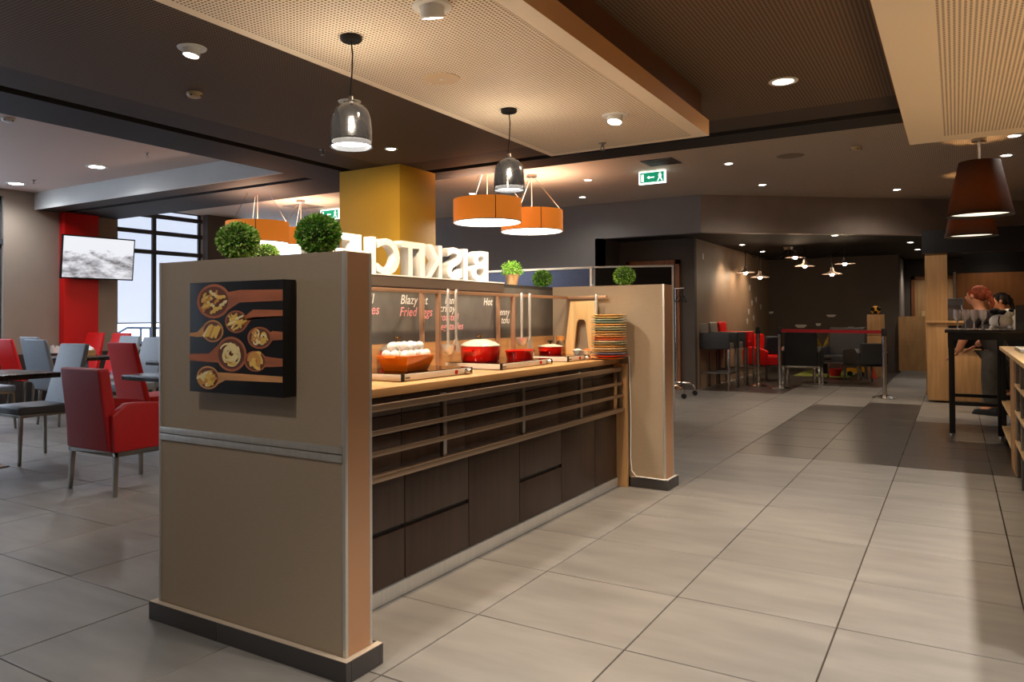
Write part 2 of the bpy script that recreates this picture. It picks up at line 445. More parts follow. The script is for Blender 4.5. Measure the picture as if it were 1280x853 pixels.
# wooden pillar, low wooden wall and doors at the back
struct('column_wood', B(-.385, -.1, 13.5, 13.8, 0, 2.13), M_LWOODV)
struct('trim_4', B(-.42, 3.0, 13.48, 13.85, 2.13, RC), mat('black_header', (20, 17, 16), .6))
struct('wall_wood_low', B(-1.0, -.35, 18.2, 18.28, .06, 1.18), wood('oak_panel', (176, 134, 88), .5, .15, (1, 1, .3), 10))
def door(n, x0, x1, y, z1, leafm, framem):
    d = struct(n, B(x0+.07, x1-.07, y-.03, y-.005, 0, z1-.07), leafm)
    for p in ((x0, x0+.07, y-.06, y, 0, z1), (x1-.07, x1, y-.06, y, 0, z1), (x0, x1, y-.06, y, z1-.07, z1)):
        MB().box(*p).build('door_frame', framem, d)
    MB().tube([(x1-.16, y-.03, 1.02), (x1-.16, y-.08, 1.02), (x1-.28, y-.08, 1.02)], .01).build('door_handle', M_CHROME, d, smooth=True)
    return d
M_DFR = wood('walnut_door_frame', (140, 84, 44), .5, .2, (1, 1, .1), 20)
door('door_1', -4.72, -3.8, 12.5, 2.13, mat('dark_door_leaf', (50, 38, 32), .6), M_DFR)
d2 = door('door_2', -.86, .02, 20.6, 2.1, M_LWOODV, M_DFR)
MB().box(-.66, -.2, 20.55, 20.565, .75, 1.3).build('door_panel', M_BOARD, d2)

# ================================================================ SERVING ISLAND
def partition(x0, x1, y0, y1, label, stripes, fs=None):
    t = thing('partition_panel', label, 'partition', ((x0+x1)/2, (y0+y1)/2, 0))
    hx, hy = (x1-x0)/2, (y1-y0)/2
    MB().box(-hx+.004, hx-.004, -hy+.004, hy-.004, .02, 1.425).build('core_board', M_TAUPE, t)
    for sx in (-1, 1):
        for sy in (-1, 1):
            MB().box(*sorted((sx*hx, sx*(hx-.014))), *sorted((sy*hy, sy*(hy-.014))), .072, 1.426).build('corner_profile', M_ALU, t, bevel=.002)
    if stripes:
        MB().box(-hx+.014, hx-.014, -hy-.004, -hy+.006, .745, .768).build('edge_strip', M_ALU, t, bevel=.0015)
        MB().box(-hx+.014, hx-.014, -hy-.004, -hy+.006, .717, .741).build('edge_strip', M_ALU, t, bevel=.0015)
    MB().box(hx-.004, hx-.001, -hy+.014, hy-.014, .02, 1.424).build('edge_board', mat('tan_edge_laminate', (170, 126, 92), .45), t)
    g = .026
    xs = [-hx-g, -hx+.38, hx+g]
    for k in range(len(xs)-1):
        MB().box((xs[k] if fs is None or k else fs-(x0+x1)/2)+.001, xs[k+1]-.001, -hy-g, -hy, 0, .07).build('skirting_tile', M_SKIRT, t, bevel=.0015)
        MB().box(xs[k]+.001, xs[k+1]-.001, hy, hy+g, 0, .07).build('skirting_tile', M_SKIRT, t, bevel=.0015)
    for sx in (-1, 1):
        MB().box(*sorted((sx*hx, sx*(hx+g))), -hy, hy, 0, .07).build('skirting_tile', M_SKIRT, t, bevel=.0015)
        MB().box(*sorted((sx*hx, sx*(hx+g-.002))), -hy if (fs is not None and sx < 0) else -hy-g+.002, hy+g-.002, .069, .0715).build('skirting_grout_cap', mat('pale_grout', (196, 178, 156), .8), t)
    MB().box(-hx if fs is None else fs-(x0+x1)/2, hx, -hy-g+.002, -hy, .069, .0715).build('skirting_grout_cap', MATS['pale_grout'], t)
    return t
partition(-2.703, -1.712, 1.93, 2.07, 'taupe laminate end partition carrying the pasta picture', True)
partition(-2.703, -1.700, 5.215, 5.40, 'taupe laminate end partition behind the stacked plates', False, -1.945)

# ---- back wall of the island with chalkboard and ledge
t = thing('island_back_wall', 'chalkboard-faced back wall of the serving island', 'partition', (-2.64, 3.64, 0))
MB().box(-.062, .06, -1.57, 1.572, 0, 1.40).build('core_board', M_TAUPE, t)
MB().box(.06, .085, -1.568, 1.57, 1.062, 1.40).build('chalkboard', M_CHALK, t)
MB().box(.06, .092, -1.568, 1.57, .906, 1.06).build('upstand_board', M_LWOOD, t)
MB().box(-.062, .085, .81, 1.572, 1.40, 1.423).build('top_cap', mat('slate_cap', (58, 56, 54), .5), t)
led = MB().box(-.10, .10, -1.568, .81, 1.368, 1.425).build('ledge', mat('bronze_ledge', (84, 70, 58), .45), t)
MB().box(-.10, .103, -1.568, .812, 1.425, 1.432).build('ledge_top', M_WHITEL, led)
# chalk writing
def chalk(body, y, z, size, mt, shear=.25):
    me = text_mesh(body, size, .0006, offset=.0006, shear=shear, spacing=1.05)
    o = bpy.data.objects.new('chalk_lettering', me); me.materials.append(mt); COL.objects.link(o)
    o.parent = t; o.rotation_euler = (PI/2, 0, PI/2); o.location = (.0858, y-3.64, z)
M_CHW = mat('white_chalk', (225, 222, 214), .9); M_CHP = mat('pink_chalk', (228, 156, 156), .9)
def yx(u, v=380): return onX(u, v, -2.555).y
chalk('all', yx(456), 1.276, .075, M_CHW); chalk('ges', yx(458), 1.219, .075, M_CHP)
chalk('Blazy fat', yx(500), 1.276, .072, M_CHW); chalk('Fried Eggs', yx(499), 1.209, .072, M_CHP)
chalk('ham', yx(556), 1.282, .066, M_CHW); chalk('crispy', yx(549), 1.234, .066, M_CHW); chalk('roasted', yx(549), 1.182, .062, M_CHP); chalk('vegetables', yx(547), 1.127, .062, M_CHP)
chalk('Hot', yx(604), 1.279, .066, M_CHW); chalk('Penny', yx(621), 1.214, .066, M_CHW); chalk('tofu', yx(626), 1.159, .066, M_CHW)

# ---- giant letters on the ledge, seen from behind
def big_letter(ch, y_start, width, label, grp=None):
    me = text_mesh(ch, .28, .055, offset=.006)
    xs = [v.co.x for v in me.vertices]; ysv = [v.co.y for v in me.vertices]
    x0, x1, y0, y1 = min(xs), max(xs), min(ysv), max(ysv)
    for v in me.vertices:
        v.co.x = (v.co.x-x0)/(x1-x0)*width; v.co.y = (v.co.y-y0)/(y1-y0)*.195
    me.materials.append(M_WHITEL)
    o = bpy.data.objects.new('standing_letter', me); COL.objects.link(o)
    o.rotation_euler = (PI/2, 0, -PI/2); o.location = (-2.60, y_start, 1.4325)
    tag(o, label, 'letter', grp)
for ch, y, wd, lb in (('B', 4.30, .21, 'white standing letter B beside the potted herb'), ('I', 4.05, .05, 'white standing letter I between the B and the S'),
                      ('S', 3.985, .17, 'white standing letter S on the island ledge'), ('K', 3.765, .165, 'white standing letter K on the island ledge'),
                      ('I', 3.59, .05, 'white standing letter I between the K and the T'), ('T', 3.535, .17, 'white standing letter T on the island ledge'),
                      ('C', 3.352, .195, 'white standing letter C on the island ledge'), ('H', 3.145, .15, 'white standing letter H beside the C'),
                      ('E', 2.98, .13, 'white standing letter E behind the end partition'), ('N', 2.82, .17, 'white standing letter N behind the end partition')):
    big_letter(ch, y, wd, lb)

# ---- worktop, cabinets, plinth, tray rail
tag(B(-2.575, -2.022, 2.072, 5.213, .868, .905).build('worktop', M_LWOOD, bevel=.003), 'oak worktop running along the serving island', 'worktop')
GY = [2.09, 2.674, 3.194, 3.717, 4.25, 4.765, 5.15]
cabs = [('dark veneer drawer cabinet next to the end partition', 'd'), ('dark veneer drawer cabinet, second from the end partition', 'd'), ('dark veneer cabinet with one full door between two drawer cabinets', 'o'),
        ('dark veneer drawer cabinet in the middle of the island', 'd'), ('dark veneer single-door cabinet right of the middle drawers', 'o'), ('narrow dark veneer cabinet ending the island under the plates', 'o')]
for k, (lb, ty) in enumerate(cabs):
    y0, y1 = GY[k], GY[k+1]
    t = thing('base_cabinet', lb, 'cabinet', (-2.30, (y0+y1)/2, 0), group=None)
    h = (y1-y0)/2
    MB().box(-.26, .245, -h+.001, h-.001, .066, .867).build('carcass', M_DWOOD, t)
    if ty == 'd':
        MB().box(.25, .27, -h+.003, h-.003, .068, .286).build('drawer_front', M_DWOOD, t, bevel=.001)
        MB().box(.25, .27, -h+.003, h-.003, .306, .535).build('drawer_front', M_DWOOD, t, bevel=.001)
        MB().box(.244, .256, -h+.003, h-.003, .288, .304).build('grip_slot', M_BLACK, t)
    else:
        MB().box(.25, .27, -h+.003, h-.003, .068, .535).build('door', M_DWOOD, t, bevel=.001)
    for z0 in (.545, .625, .705, .785):
        MB().box(.245, .252, -h+.002, h-.002, z0, z0+.074).build('slat', M_DWOOD, t, bevel=.001)
tag(B(-2.06, -2.022, 2.08, 5.15, .003, .064).build('plinth', M_ALU, bevel=.002), 'brushed aluminium plinth under the dark cabinets', 'plinth')
tag(B(-2.56, -1.955, 5.152, 5.1885, 0, .867).build('end_board', M_LWOODV, bevel=.002), 'upright oak end board closing the dark cabinet row', 'board')
t = thing('tray_rail', 'bronze metal rail of four bars along the cabinets', 'rail', (-1.99, 3.62, 0))
for z0, z1, x0, x1 in ((.818, .846, -.008, .014), (.722, .742, 0, .014), (.636, .657, 0, .014), (.534, .560, -.02, .024)):
    MB().box(x0, x1, -1.545, 1.528, z0, z1).build('rail_bar', mat('bronze_metal', (160, 138, 118), .32, .8), t, bevel=.0015)
for u in (556.5, 655, 727, 779):
    y = min(onX(u, 500, -1.99).y, 5.13)-3.62
    MB().box(-.022, 0, y-.014, y+.014, .54, .85).build('rail_post', M_CHROME, t, bevel=.0015)

# ---- rail frame for utensils over the worktop
M_COPP = mat('copper_brown_metal', (190, 150, 120), .35, .55)
t = thing('utensil_rail', 'copper-toned utensil rail frame standing on the worktop', 'rail', (-2.42, 3.5, .905))
MB().box(-.011, .011, -1.42, 1.70, .428, .447).build('top_rail', M_COPP, t, bevel=.001)
MB().box(-.011, .31, 1.665, 1.685, .428, .447).build('return_rail', M_COPP, t, bevel=.001)
for y in (0, .853):
    MB().box(-.012, .012, y-.011, y+.011, 0, .43).build('post', M_COPP, t, bevel=.001)
    MB().box(-.123, -.101, y-.011, y+.011, 0, .43).build('post', M_COPP, t, bevel=.001)
    MB().box(-.123, .012, y-.009, y+.009, .43, .446).build('cross_rail', M_COPP, t, bevel=.001)

# ---- food warmers
def warmer(y0, y1, label):
    t = thing('food_warmer', label, 'food warmer', (-2.31, (y0+y1)/2, .905))
    h = (y1-y0)/2
    MB().box(-.185, .182, -h+.002, h-.002, .004, .034).build('casing', mat('warm_white_metal', (214, 204, 190), .3), t, bevel=.002)
    MB().box(-.18, .176, -h+.008, h-.008, .034, .0375).build('glass_top', M_GLASSB, t)
    MB().box(.182, .187, -h+.002, -h+.024, .003, .035).build('corner_cap', M_BLACK, t)
    MB().box(.182, .187, h-.018, h-.002, .003, .035).build('corner_cap', M_BLACK, t)
    MB().lathe([(.011, 0), (.011, .006), (.0, .006)], (.181, h-.15, .019), 14, 'x').build('pilot_light', mat('red_lens', (170, 20, 16), .2), t)
    MB().lathe([(.014, 0), (.014, .03), (.012, .034), (0, .034)], (.181, h-.06, .019), 18, 'x').build('control_knob', M_STEEL, t, smooth=True)
    MB().box(.1825, .1835, -h+.034, -h+.07, .014, .02).build('name_plate', mat('plate_print', (60, 56, 52), .5), t)
    MB().tube([(.15, h+.006, .012), (-.18, h+.006, .012)], .004).build('side_rail', M_STEEL, t)
    return t
warmer(2.775, 3.385, 'glass-topped food warmer under the dish of eggs')
warmer(3.675, 4.32, 'glass-topped food warmer under the lidded red pot')
warmer(4.545, 4.895, 'glass-topped food warmer in front of the cutting board')
ZW = .9428
def pot(p, r, h, label, body, lid, knob, lidh=.05, glass=False):
    t = thing('cooking_pot', label, 'pot', (p[0], p[1], ZW))
    MB().shell([(0.0001, .002), (r*.9, 0), (r*.96, .008), (r, h), (r-.006, h), (r*.93, .01), (.0001, .008)], n=32).build('pot_body', body, t, smooth=True)
    MB().box(-.03, .03, -r-.022, -r+.004, h-.03, h-.016).build('handle', body, t, bevel=.004)
    MB().box(-.03, .03, r-.004, r+.022, h-.03, h-.016).build('handle', body, t, bevel=.004)
    l = MB().lathe([(r+.003, h+.001), (r+.003, h+.006), (r*.8, h+lidh*.55), (r*.35, h+lidh*.95), (0, h+lidh)], n=32).build('lid', lid, t, smooth=True)
    MB().lathe([(.007, h+lidh-.004), (.007, h+lidh+.012), (.02, h+lidh+.016), (.02, h+lidh+.022), (0, h+lidh+.025)], n=16).build('knob', knob, l, smooth=True)
    return t
M_BRASS = mat('brass', (186, 148, 84), .25, 1.0)
M_LIDG = mat('smoky_glass_lid', (196, 186, 170), .08, trans=.55)
pot(onX(497, 430, -2.447), .094, .085, 'red enamel pot with glass lid behind the dish of eggs', M_ENR, M_LIDG, M_BRASS, .05)
pot(onX(600, 430, -2.36), .117, .088, 'red enamel pot with pale lid on the middle warmer', M_ENR, mat('pale_glass_lid', (214, 204, 184), .15), M_BRASS, .042)
pot(onX(688, 430, -2.38), .085, .05, 'low red enamel casserole with cream lid and black knob', M_ENR, M_CREAM, M_BLACK, .02)
def oval_dish(p, rx, ry, h, label, m):
    t = thing('baking_dish', label, 'dish', (p[0], p[1], ZW))
    n = 36; mb = MB(); rings = [(.86, 0), (1, h), (.96, h), (.83, .006), (.0, .006)]
    vs = []; fs = []
    for s, z in rings:
        for k in range(n):
            a = 2*PI*k/n; vs.append((rx*s*math.cos(a), ry*s*math.sin(a), z))
    for i in range(len(rings)-1):
        for k in range(n): fs.append((i*n+k, i*n+(k+1) % n, (i+1)*n+(k+1) % n, (i+1)*n+k))
    fs.append(tuple(range(n)))
    mb._add(vs, fs).build('dish_body', m, t, smooth=True)
    for s in (-1, 1): MB().box(-.025, .025, *sorted((s*(ry-.006), s*(ry+.02))), h-.01, h).build('handle', m, t, bevel=.003)
    return t
oval_dish(onX(650, 430, -2.30), .085, .125, .052, 'oval red baking dish beside the utensil rail post', M_ENR)
# egg dish
pe = onX(508, 440, -2.252)
t = thing('loaf_dish', 'orange enamel loaf dish heaped with white eggs', 'dish', (pe.x, pe.y, ZW), .12)
a0, b0, a1, b1, hh = .062, .105, .088, .14, .078
q = lambda a, b, z: [(-a, -b, z), (a, -b, z), (a, b, z), (-a, b, z)]
MB()._add(q(a0, b0, 0)+q(a1, b1, hh)+q(a1-.008, b1-.008, hh)+q(a0-.004, b0-.004, .008),
          [(3, 2, 1, 0)]+[(i, (i+1) % 4, 4+(i+1) % 4, 4+i) for i in range(4)]+[(4+i, 4+(i+1) % 4, 8+(i+1) % 4, 8+i) for i in range(4)]+[(8+i, 8+(i+1) % 4, 12+(i+1) % 4, 12+i) for i in range(4)]+[(12, 13, 14, 15)]).build('dish_body', M_ENO, t, bevel=.004)
for s in (-1, 1): MB().box(-.03, .03, *sorted((s*(b1-.004), s*(b1+.02))), hh-.012, hh-.002).build('handle', M_ENO, t, bevel=.003)
eg = MB().lathe([(0, -.028), (.012, -.025), (.02, -.015), (.0225, -.002), (.02, .012), (.013, .023), (.005, .029), (0, .03)], n=16).mesh('egg', M_EGG, smooth=True)
ca, sa = math.cos(.12), math.sin(.12)
ep = [(x, y, .08) for x in (-.05, .002, .054) for y in (-.106, -.053, 0, .053, .106)]+[(x, y, .118) for x in (-.024, .03) for y in (-.08, -.027, .027, .08)]
for x, y, z in ep:
    o = bpy.data.objects.new('egg', eg); COL.objects.link(o)
    x += random.uniform(-.004, .004); y += random.uniform(-.004, .004)
    o.location = (pe.x+x*ca-y*sa, pe.y+x*sa+y*ca, ZW+z); o.rotation_euler = (random.uniform(1.1, 2), random.uniform(-.4, .4), random.uniform(0, 6))
    o.scale = (1.03, 1.03, 1.03)
    tag(o, 'white egg heaped in the orange loaf dish', 'egg', 'eggs in the loaf dish')

# jar, cutting board, small bowls, plates
pj = onX(697, 420, -2.45)
t = thing('glass_jar', 'cork-topped glass jar of orange pasta by the cutting board', 'jar', (pj.x, 5.12, .906))
MB().shell([(.0001, 0), (.036, 0), (.038, .01), (.038, .085), (.028, .11), (.026, .125)], n=20).build('jar_body', M_GLASS, t, smooth=True)
MB().lathe([(0, .004), (.033, .004), (.034, .08), (0, .085)], n=16).build('contents', mat('orange_pasta', (206, 122, 44), .7, noise=.6, nscale=90), t)
MB().lathe([(0, .12), (.032, .12), (.034, .155), (0, .157)], n=18).build('cork_lid', mat('cork', (206, 146, 78), .8, noise=.2, nscale=60), t, smooth=True)
xl0, xr0 = onY(706, 440, 5.16).x, onY(750, 440, 5.16).x
xl1, xr1 = onY(714, 377, 5.16).x, onY(745, 377, 5.16).x
xc = (xl0+xr0)/2; cl, cr = xc-.052, xc+.052
poly = [(xl0, .906), (cl-.012, .906), (xc-.035, 1.16), (xc-.02, 1.18), (xc+.02, 1.18), (xc+.035, 1.16), (cr+.012, .906), (xr0, .906), (xr1, 1.315), (xl1, 1.315)]
o = MB().prism(poly, 5.145, 5.165, 'xz').build('cutting_board', M_BOARD, bevel=.002)
o.location = (0, 0, 0)
tag(o, 'pale beech trapezoid board with arched cut-out leaning on the partition', 'board')
for k, (u, x, lb, mm) in enumerate(((722, -2.23, 'small white bowl in front of the cutting board', M_WHITE), (734, -2.21, 'small cream bowl beside the white bowl on the warmer', M_CREAM))):
    y = 4.84
    t = thing('small_bowl', lb, 'bowl', (onY(u, 440, y).x, y, ZW))
    MB().shell([(.0001, .004), (.02, .0), (.038, .03), (.036, .03), (.019, .006), (.0001, .007)], n=20).build('bowl_body', mm, t, smooth=True)
    MB().lathe([(0, .012), (.03, .024), (.018, .038), (0, .042)], n=14).build('contents', mat('sauce%d' % k, ((232, 226, 214), (190, 96, 40))[k], .6), t, smooth=True)
px_, py_ = onY(761, 420, 5.03).x, 5.03
cols = [('rust-red', (176, 70, 40)), ('slate-blue', (110, 116, 140)), ('tan', (182, 140, 84)), ('cream', (214, 196, 160)), ('tan', (190, 138, 70)), ('grey-green', (146, 146, 120)), ('cream', (214, 200, 170)), ('rust-red', (186, 84, 44)),
        ('tan', (196, 152, 92)), ('cream', (206, 186, 146)), ('tan', (176, 136, 84)), ('grey-green', (126, 140, 124)), ('cream', (210, 192, 150)), ('tan', (190, 146, 84)), ('teal-grey', (120, 146, 140)), ('grey-green', (150, 158, 140)), ('cream', (200, 170, 110)), ('cream', (206, 176, 110))]
pm = {}
for k, (nm, c) in enumerate(cols):
    key = (nm, c)
    if key not in pm:
        pm[key] = MB().shell([(.0001, .0), (.06, 0), (.085, .004), (.122, .013), (.124, .0145), (.12, .016), (.084, .008), (.0001, .005)], n=40).mesh('dinner_plate', mat('glaze_%s_%d' % (nm, k), tuple(min(250, int(q*1.2)) for q in c), .3), smooth=True)
    o = bpy.data.objects.new('dinner_plate', pm[key]); COL.objects.link(o)
    o.location = (px_+random.uniform(-.003, .003), py_+random.uniform(-.003, .003), .918+k*.0166)
    od = ('lowest', 'second', 'third', 'fourth', 'fifth', 'sixth', 'seventh', 'eighth', 'ninth', 'tenth', 'eleventh', 'twelfth', 'thirteenth', 'fourteenth', 'fifteenth', 'sixteenth', 'seventeenth', 'topmost')[k]
    tag(o, '%s stoneware plate, %s of the tall mixed stack' % (nm, od if k in (0, 17) else od+' from the bottom'), 'plate', 'plates in the tall stack')
o = MB().shell([(.0001, .0), (.08, 0), (.128, .01), (.13, .012), (.08, .005), (.0001, .005)], n=40).build('serving_plate', M_ENO, smooth=True)
o.location = (px_-.012, py_-.01, .9055); tag(o, 'orange-red flat plate lying under the plate stack', 'plate')

# hanging utensils
M_UT = mat('bright_steel', (226, 222, 214), .22, .6)
def utensil(name, u, x, ln, label, kind):
    p = onX(u, 380, x); t = thing(name, label, 'utensil', (x, p.y, 1.352-ln))
    MB().tube([(0, 0, .06), (0, 0, ln-.02), (0, .004, ln), (-.006, .004, ln+.004)], [.008, .0105, .0105, .007], 10).build('handle', M_UT, t, smooth=True)
    if kind == 'ladle':
        MB().shell([(.0001, -.002), (.026, .006), (.042, .028), (.047, .055), (.045, .055), (.04, .029), (.02, .009), (.0001, .002)], (0, .0, .01), n=20).build('bowl', M_UT, t, smooth=True)
    else:
        for k in range(5):
            a = -.03+k*.015
            MB().tube([(0, a*.25, .075), (0, a, .045), (.004, a*1.1, .0)], .0042, 6).build('tine', M_UT, t, smooth=True)
        MB().tube([(0, -.012, .07), (0, .012, .07)], .007, 6).build('tine_root', M_UT, t, smooth=True)
    return t
utensil('soup_ladle', 560, -2.395, .37, 'steel ladle hanging beside the dish of eggs', 'ladle')
utensil('serving_fork', 570, -2.393, .35, 'steel spaghetti server hanging beside the middle pot', 'fork')
utensil('soup_ladle', 652, -2.395, .35, 'steel ladle hanging over the oval red dish', 'ladle')
utensil('serving_fork', 662, -2.393, .36, 'steel spaghetti server hanging over the low casserole', 'fork')
p = onY(745, 380, 5.16); 
t = utensil('serving_fork', 745, -2.13, .37, 'steel spaghetti server hanging before the cutting board', 'fork')

# power cable down the far partition
pts = [(-1.99, 5.205, .93), (-1.955, 5.207, .915), (-1.952, 5.209, .8), (-1.945, 5.209, .5), (-1.95, 5.209, .2), (-1.94, 5.206, .11), (-1.90, 5.185, .078), (-1.80, 5.186, .076), (-1.70, 5.186, .074), (-1.678, 5.20, .076), (-1.677, 5.36, .078)]
tag(MB().tube(pts, .0045, 8).build('power_cable', M_WHITE, smooth=True), 'white power cable hanging down the end partition', 'cable')

# ---- pasta picture on the near partition
PX0, PX1, PZ0, PZ1, PY = -2.430, -1.938, .927, 1.334, 1.868
t = thing('wall_picture', 'square dark canvas picture of pasta on wooden spoons', 'picture', ((PX0+PX1)/2, 1.929, PZ0))
MB().box(-.246, .246, -.061, 0, 0, PZ1-PZ0).build('canvas', mat('black_canvas', (14, 11, 13), .5), t, bevel=.001)
W_, H_ = PX1-PX0, PZ1-PZ0
def pic(u, v, d): return ((u-.5)*W_, -.061-d, (1-v)*H_)
M_SPN = [wood('spoon_dark', (172, 98, 62), .5, .2, (.15, 1, 1), 40), wood('spoon_light', (206, 146, 90), .5, .2, (.15, 1, 1), 40)]
spoons = [(.276, .173, .19, .155, 1, .087, .18, 0), (.523, .358, .12, .1, 1, .26, .31, 0), (.267, .443, .12, .1, 0, .462, .49, 1), (.47, .645, .165, .155, 0, .655, .715, 0),
          (.77, .497, .125, .095, 1, .445, .51, 0), (.727, .70, .115, .09, 1, .67, .735, 0), (.216, .865, .13, .105, 1, .82, .87, 1)]
M_PST = [mat('pasta_pale', (248, 226, 164), .5), mat('pasta_gold', (238, 196, 96), .5), mat('pasta_amber', (212, 148, 70), .5)]
for si, (cu_, cv, ru, rv, end, va, vb, mi) in enumerate(spoons):
    sgn = 1 if end else -1
    pts = []
    for k in range(29):
        a = PI*(.17+1.66*k/28)
        pts.append((cu_+sgn*ru*math.cos(a), cv+rv*math.sin(a)))
    e = 1.0 if end else 0.0
    x_mid = cu_+sgn*ru*1.5
    if (e-x_mid)*sgn < .05: x_mid = cu_+sgn*ru*1.05
    t1, t2 = (va, vb) if True else (vb, va)
    pts += [(x_mid, t1-.008), (e, t1), (e, t2), (x_mid, t2+.008)]
    d0 = .0006+.0002*si
    mb = MB(); c0_ = (sum(p[0] for p in pts[:29])/29, cv)
    # fan for the bowl, quad for the handle
    vs = [pic(cu_, cv, d0)]+[pic(*p, d0) for p in pts]
    mb._add(vs, [(0, i, i+1) for i in range(1, len(pts))]+[(0, len(pts), 1)])
    sp = mb.build('spoon', M_SPN[mi], t)
    inner = [pic(cu_+ru*.86*math.cos(2*PI*k/28), cv+rv*.86*math.sin(2*PI*k/28), d0+.0002) for k in range(28)]
    MB()._add(inner, [tuple(range(28))]).build('spoon_bowl', mat('spoon_hollow', (104, 58, 38), .5), sp)
    rs = random.Random(si+3)
    mbs = [MB(), MB(), MB()]
    n = (16, 20, 7, 26, 22, 3, 22)[si]
    for k in range(n):
        rr = math.sqrt(rs.random())*.62; aa = rs.random()*6.28
        x, z, _ = 0, 0, 0
        cx_, cz_ = cu_+ru*rr*math.cos(aa), cv+rv*rr*math.sin(aa)
        mb = mbs[rs.choice((0, 1, 1, 2) if si != 3 else (0, 0, 0, 1))]
        dd = d0+.0008+.00012*k
        if si in (1, 2):      # sticks and penne
            th = (rs.uniform(-.9, .9) if si == 1 else -.95+rs.uniform(-.15, .15)); L_ = .05 if si == 1 else .055
            if si == 2: cx_ = cu_-.07+.14*k/6*.9; cz_ = cv+rs.uniform(-.01, .01)
            P0 = (cx_-L_*math.cos(th), cz_-L_*math.sin(th)*1.1); P1 = (cx_+L_*math.cos(th), cz_+L_*math.sin(th)*1.1); wdt = .008 if si == 1 else .014
            path = [P0, P1]
        elif si == 3:         # nest of tagliatelle
            r0 = rs.uniform(.3, .8); s0 = rs.uniform(0, 6.28); wdt = .0075
            path = [(cu_+(cx_-cu_)*.35+ru*r0*math.cos(s0+i*.35)*.75, cv+(cz_-cv)*.35+rv*r0*math.sin(s0+i*.35)*rs.uniform(.85, 1)*.8) for i in range(9)]
        elif si in (4, 5):    # rings, elbows
            R_ = .022 if si == 4 else .05; s0 = rs.uniform(0, 6.28); wdt = .008 if si == 4 else .022
            path = [(cx_+R_*math.cos(s0+i*.5), cz_+R_*1.15*math.sin(s0+i*.5)) for i in range(9)]
        else:                 # spirals and shells
            th = rs.uniform(0, 3.14); L_ = .045; wdt = .013
            path = [(cx_+L_*(i/6-.5)*2*math.cos(th)+.008*math.sin(i*2.1), cz_+L_*(i/6-.5)*2*math.sin(th)+.008*math.cos(i*2.1)) for i in range(7)]
        vs = []; fs = []
        for i, p_ in enumerate(path):
            q0 = path[max(i-1, 0)]; q1 = path[min(i+1, len(path)-1)]
            dx, dz = q1[0]-q0[0], q1[1]-q0[1]; l = math.hypot(dx, dz) or 1
            nx, nz = -dz/l*wdt, dx/l*wdt*1.15
            vs += [pic(p_[0]+nx, p_[1]+nz, dd), pic(p_[0]-nx, p_[1]-nz, dd)]
        for i in range(len(path)-1): fs.append((2*i, 2*i+1, 2*i+3, 2*i+2))
        mb._add(vs, fs)
    for k, mb in enumerate(mbs):
        if mb.v: mb.build('printed_pasta', M_PST[k], sp, kind='stuff')

# ---- greenery on the island
def leaf_ball(p, r, label, bright=.35, n=1500, grp=None):
    t = thing('boxwood_ball', label, 'plant', (p[0], p[1], p[2]))
    MB().sphere((0, 0, r), r*.86, 18, 12).build('core', M_LEAFC, t, smooth=True)
    rs = random.Random(int(p[1]*1000)); mb = MB()
    for k in range(n):
        z = rs.uniform(-1, 1); a = rs.uniform(0, 2*PI); s = math.sqrt(1-z*z)
        d = Vector((s*math.cos(a), s*math.sin(a), z)); tt = d.orthogonal().normalized(); tt.rotate(Matrix.Rotation(rs.uniform(0, 6.28), 3, d))
        base = d*r*rs.uniform(.76, .9)+Vector((0, 0, r)); lean = (d+tt*rs.uniform(.0, .9)).normalized(); ll = r*rs.uniform(.16, .28); wv = lean.cross(tt if rs.random() < .5 else d.cross(tt)).normalized()*ll*.24
        mb.cur = 1 if rs.random() < bright else 0
        tip = base+lean*ll; mid = base+lean*ll*.5
        if tip.z < .001 or mid.z < .001: continue
        mb._add([base, mid+wv, tip, mid-wv], [(0, 1, 2, 3)])
    mb.build('foliage', [M_LEAF, M_LEAFL], t, kind='stuff')
    t.scale = (1, 1, .88)
    return t
leaf_ball((-2.315, 2.0, 1.427), .08, 'clipped boxwood ball on the near partition above the picture', .5, 2200)
leaf_ball((-1.897, 2.0, 1.427), .08, 'clipped boxwood ball on the near partition by the big letters', .25, 2200)
leaf_ball((-2.023, 5.307, 1.426), .079, 'clipped boxwood ball on the partition above the stacked plates', .25)
leaf_ball((-2.62, 5.17, 1.424), .074, 'clipped boxwood ball standing over the chalkboard end', .15)
leaf_ball((-2.62, onX(333, 300, -2.62).y, 1.4325), .06, 'pale clipped boxwood ball half hidden behind the near partition', .8)
pp = onX(640, 350, -2.60)
t = thing('potted_herb', 'bushy green herb in a bark-covered pot beside the letters', 'plant', (-2.60, pp.y, 1.4235))
MB().lathe([(.036, 0), (.05, .075), (.046, .075), (0, .066)], n=20).build('bark_pot', wood('birch_bark', (196, 156, 110), .8, .35, (1, 1, .1), 60), t, smooth=True)
rs = random.Random(5); mb = MB()
for k in range(900):
    z = rs.uniform(-.2, 1); a = rs.uniform(0, 6.28); s = math.sqrt(max(0, 1-z*z)); rr = rs.uniform(.45, 1)
    c = Vector((.075*s*math.cos(a)*rr, .085*s*math.sin(a)*rr, .085+.085*z*rr)); d = Vector((rs.gauss(0, 1), rs.gauss(0, 1), rs.gauss(.5, 1))).normalized(); o_ = d.orthogonal().normalized()*.004
    mb.cur = int(rs.random() < .5); mb._add([c, c+d*.007+o_, c+d*.015, c+d*.007-o_], [(0, 1, 2, 3)])
mb.build('foliage', [M_LEAF, mat('fresh_green', (130, 178, 60), .5)], t, kind='stuff')
MB().tube([(0, 0, .06), (.01, .0, .1), (-.01, .01, .16)], .003, 6).build('stem', M_LEAFC, t)

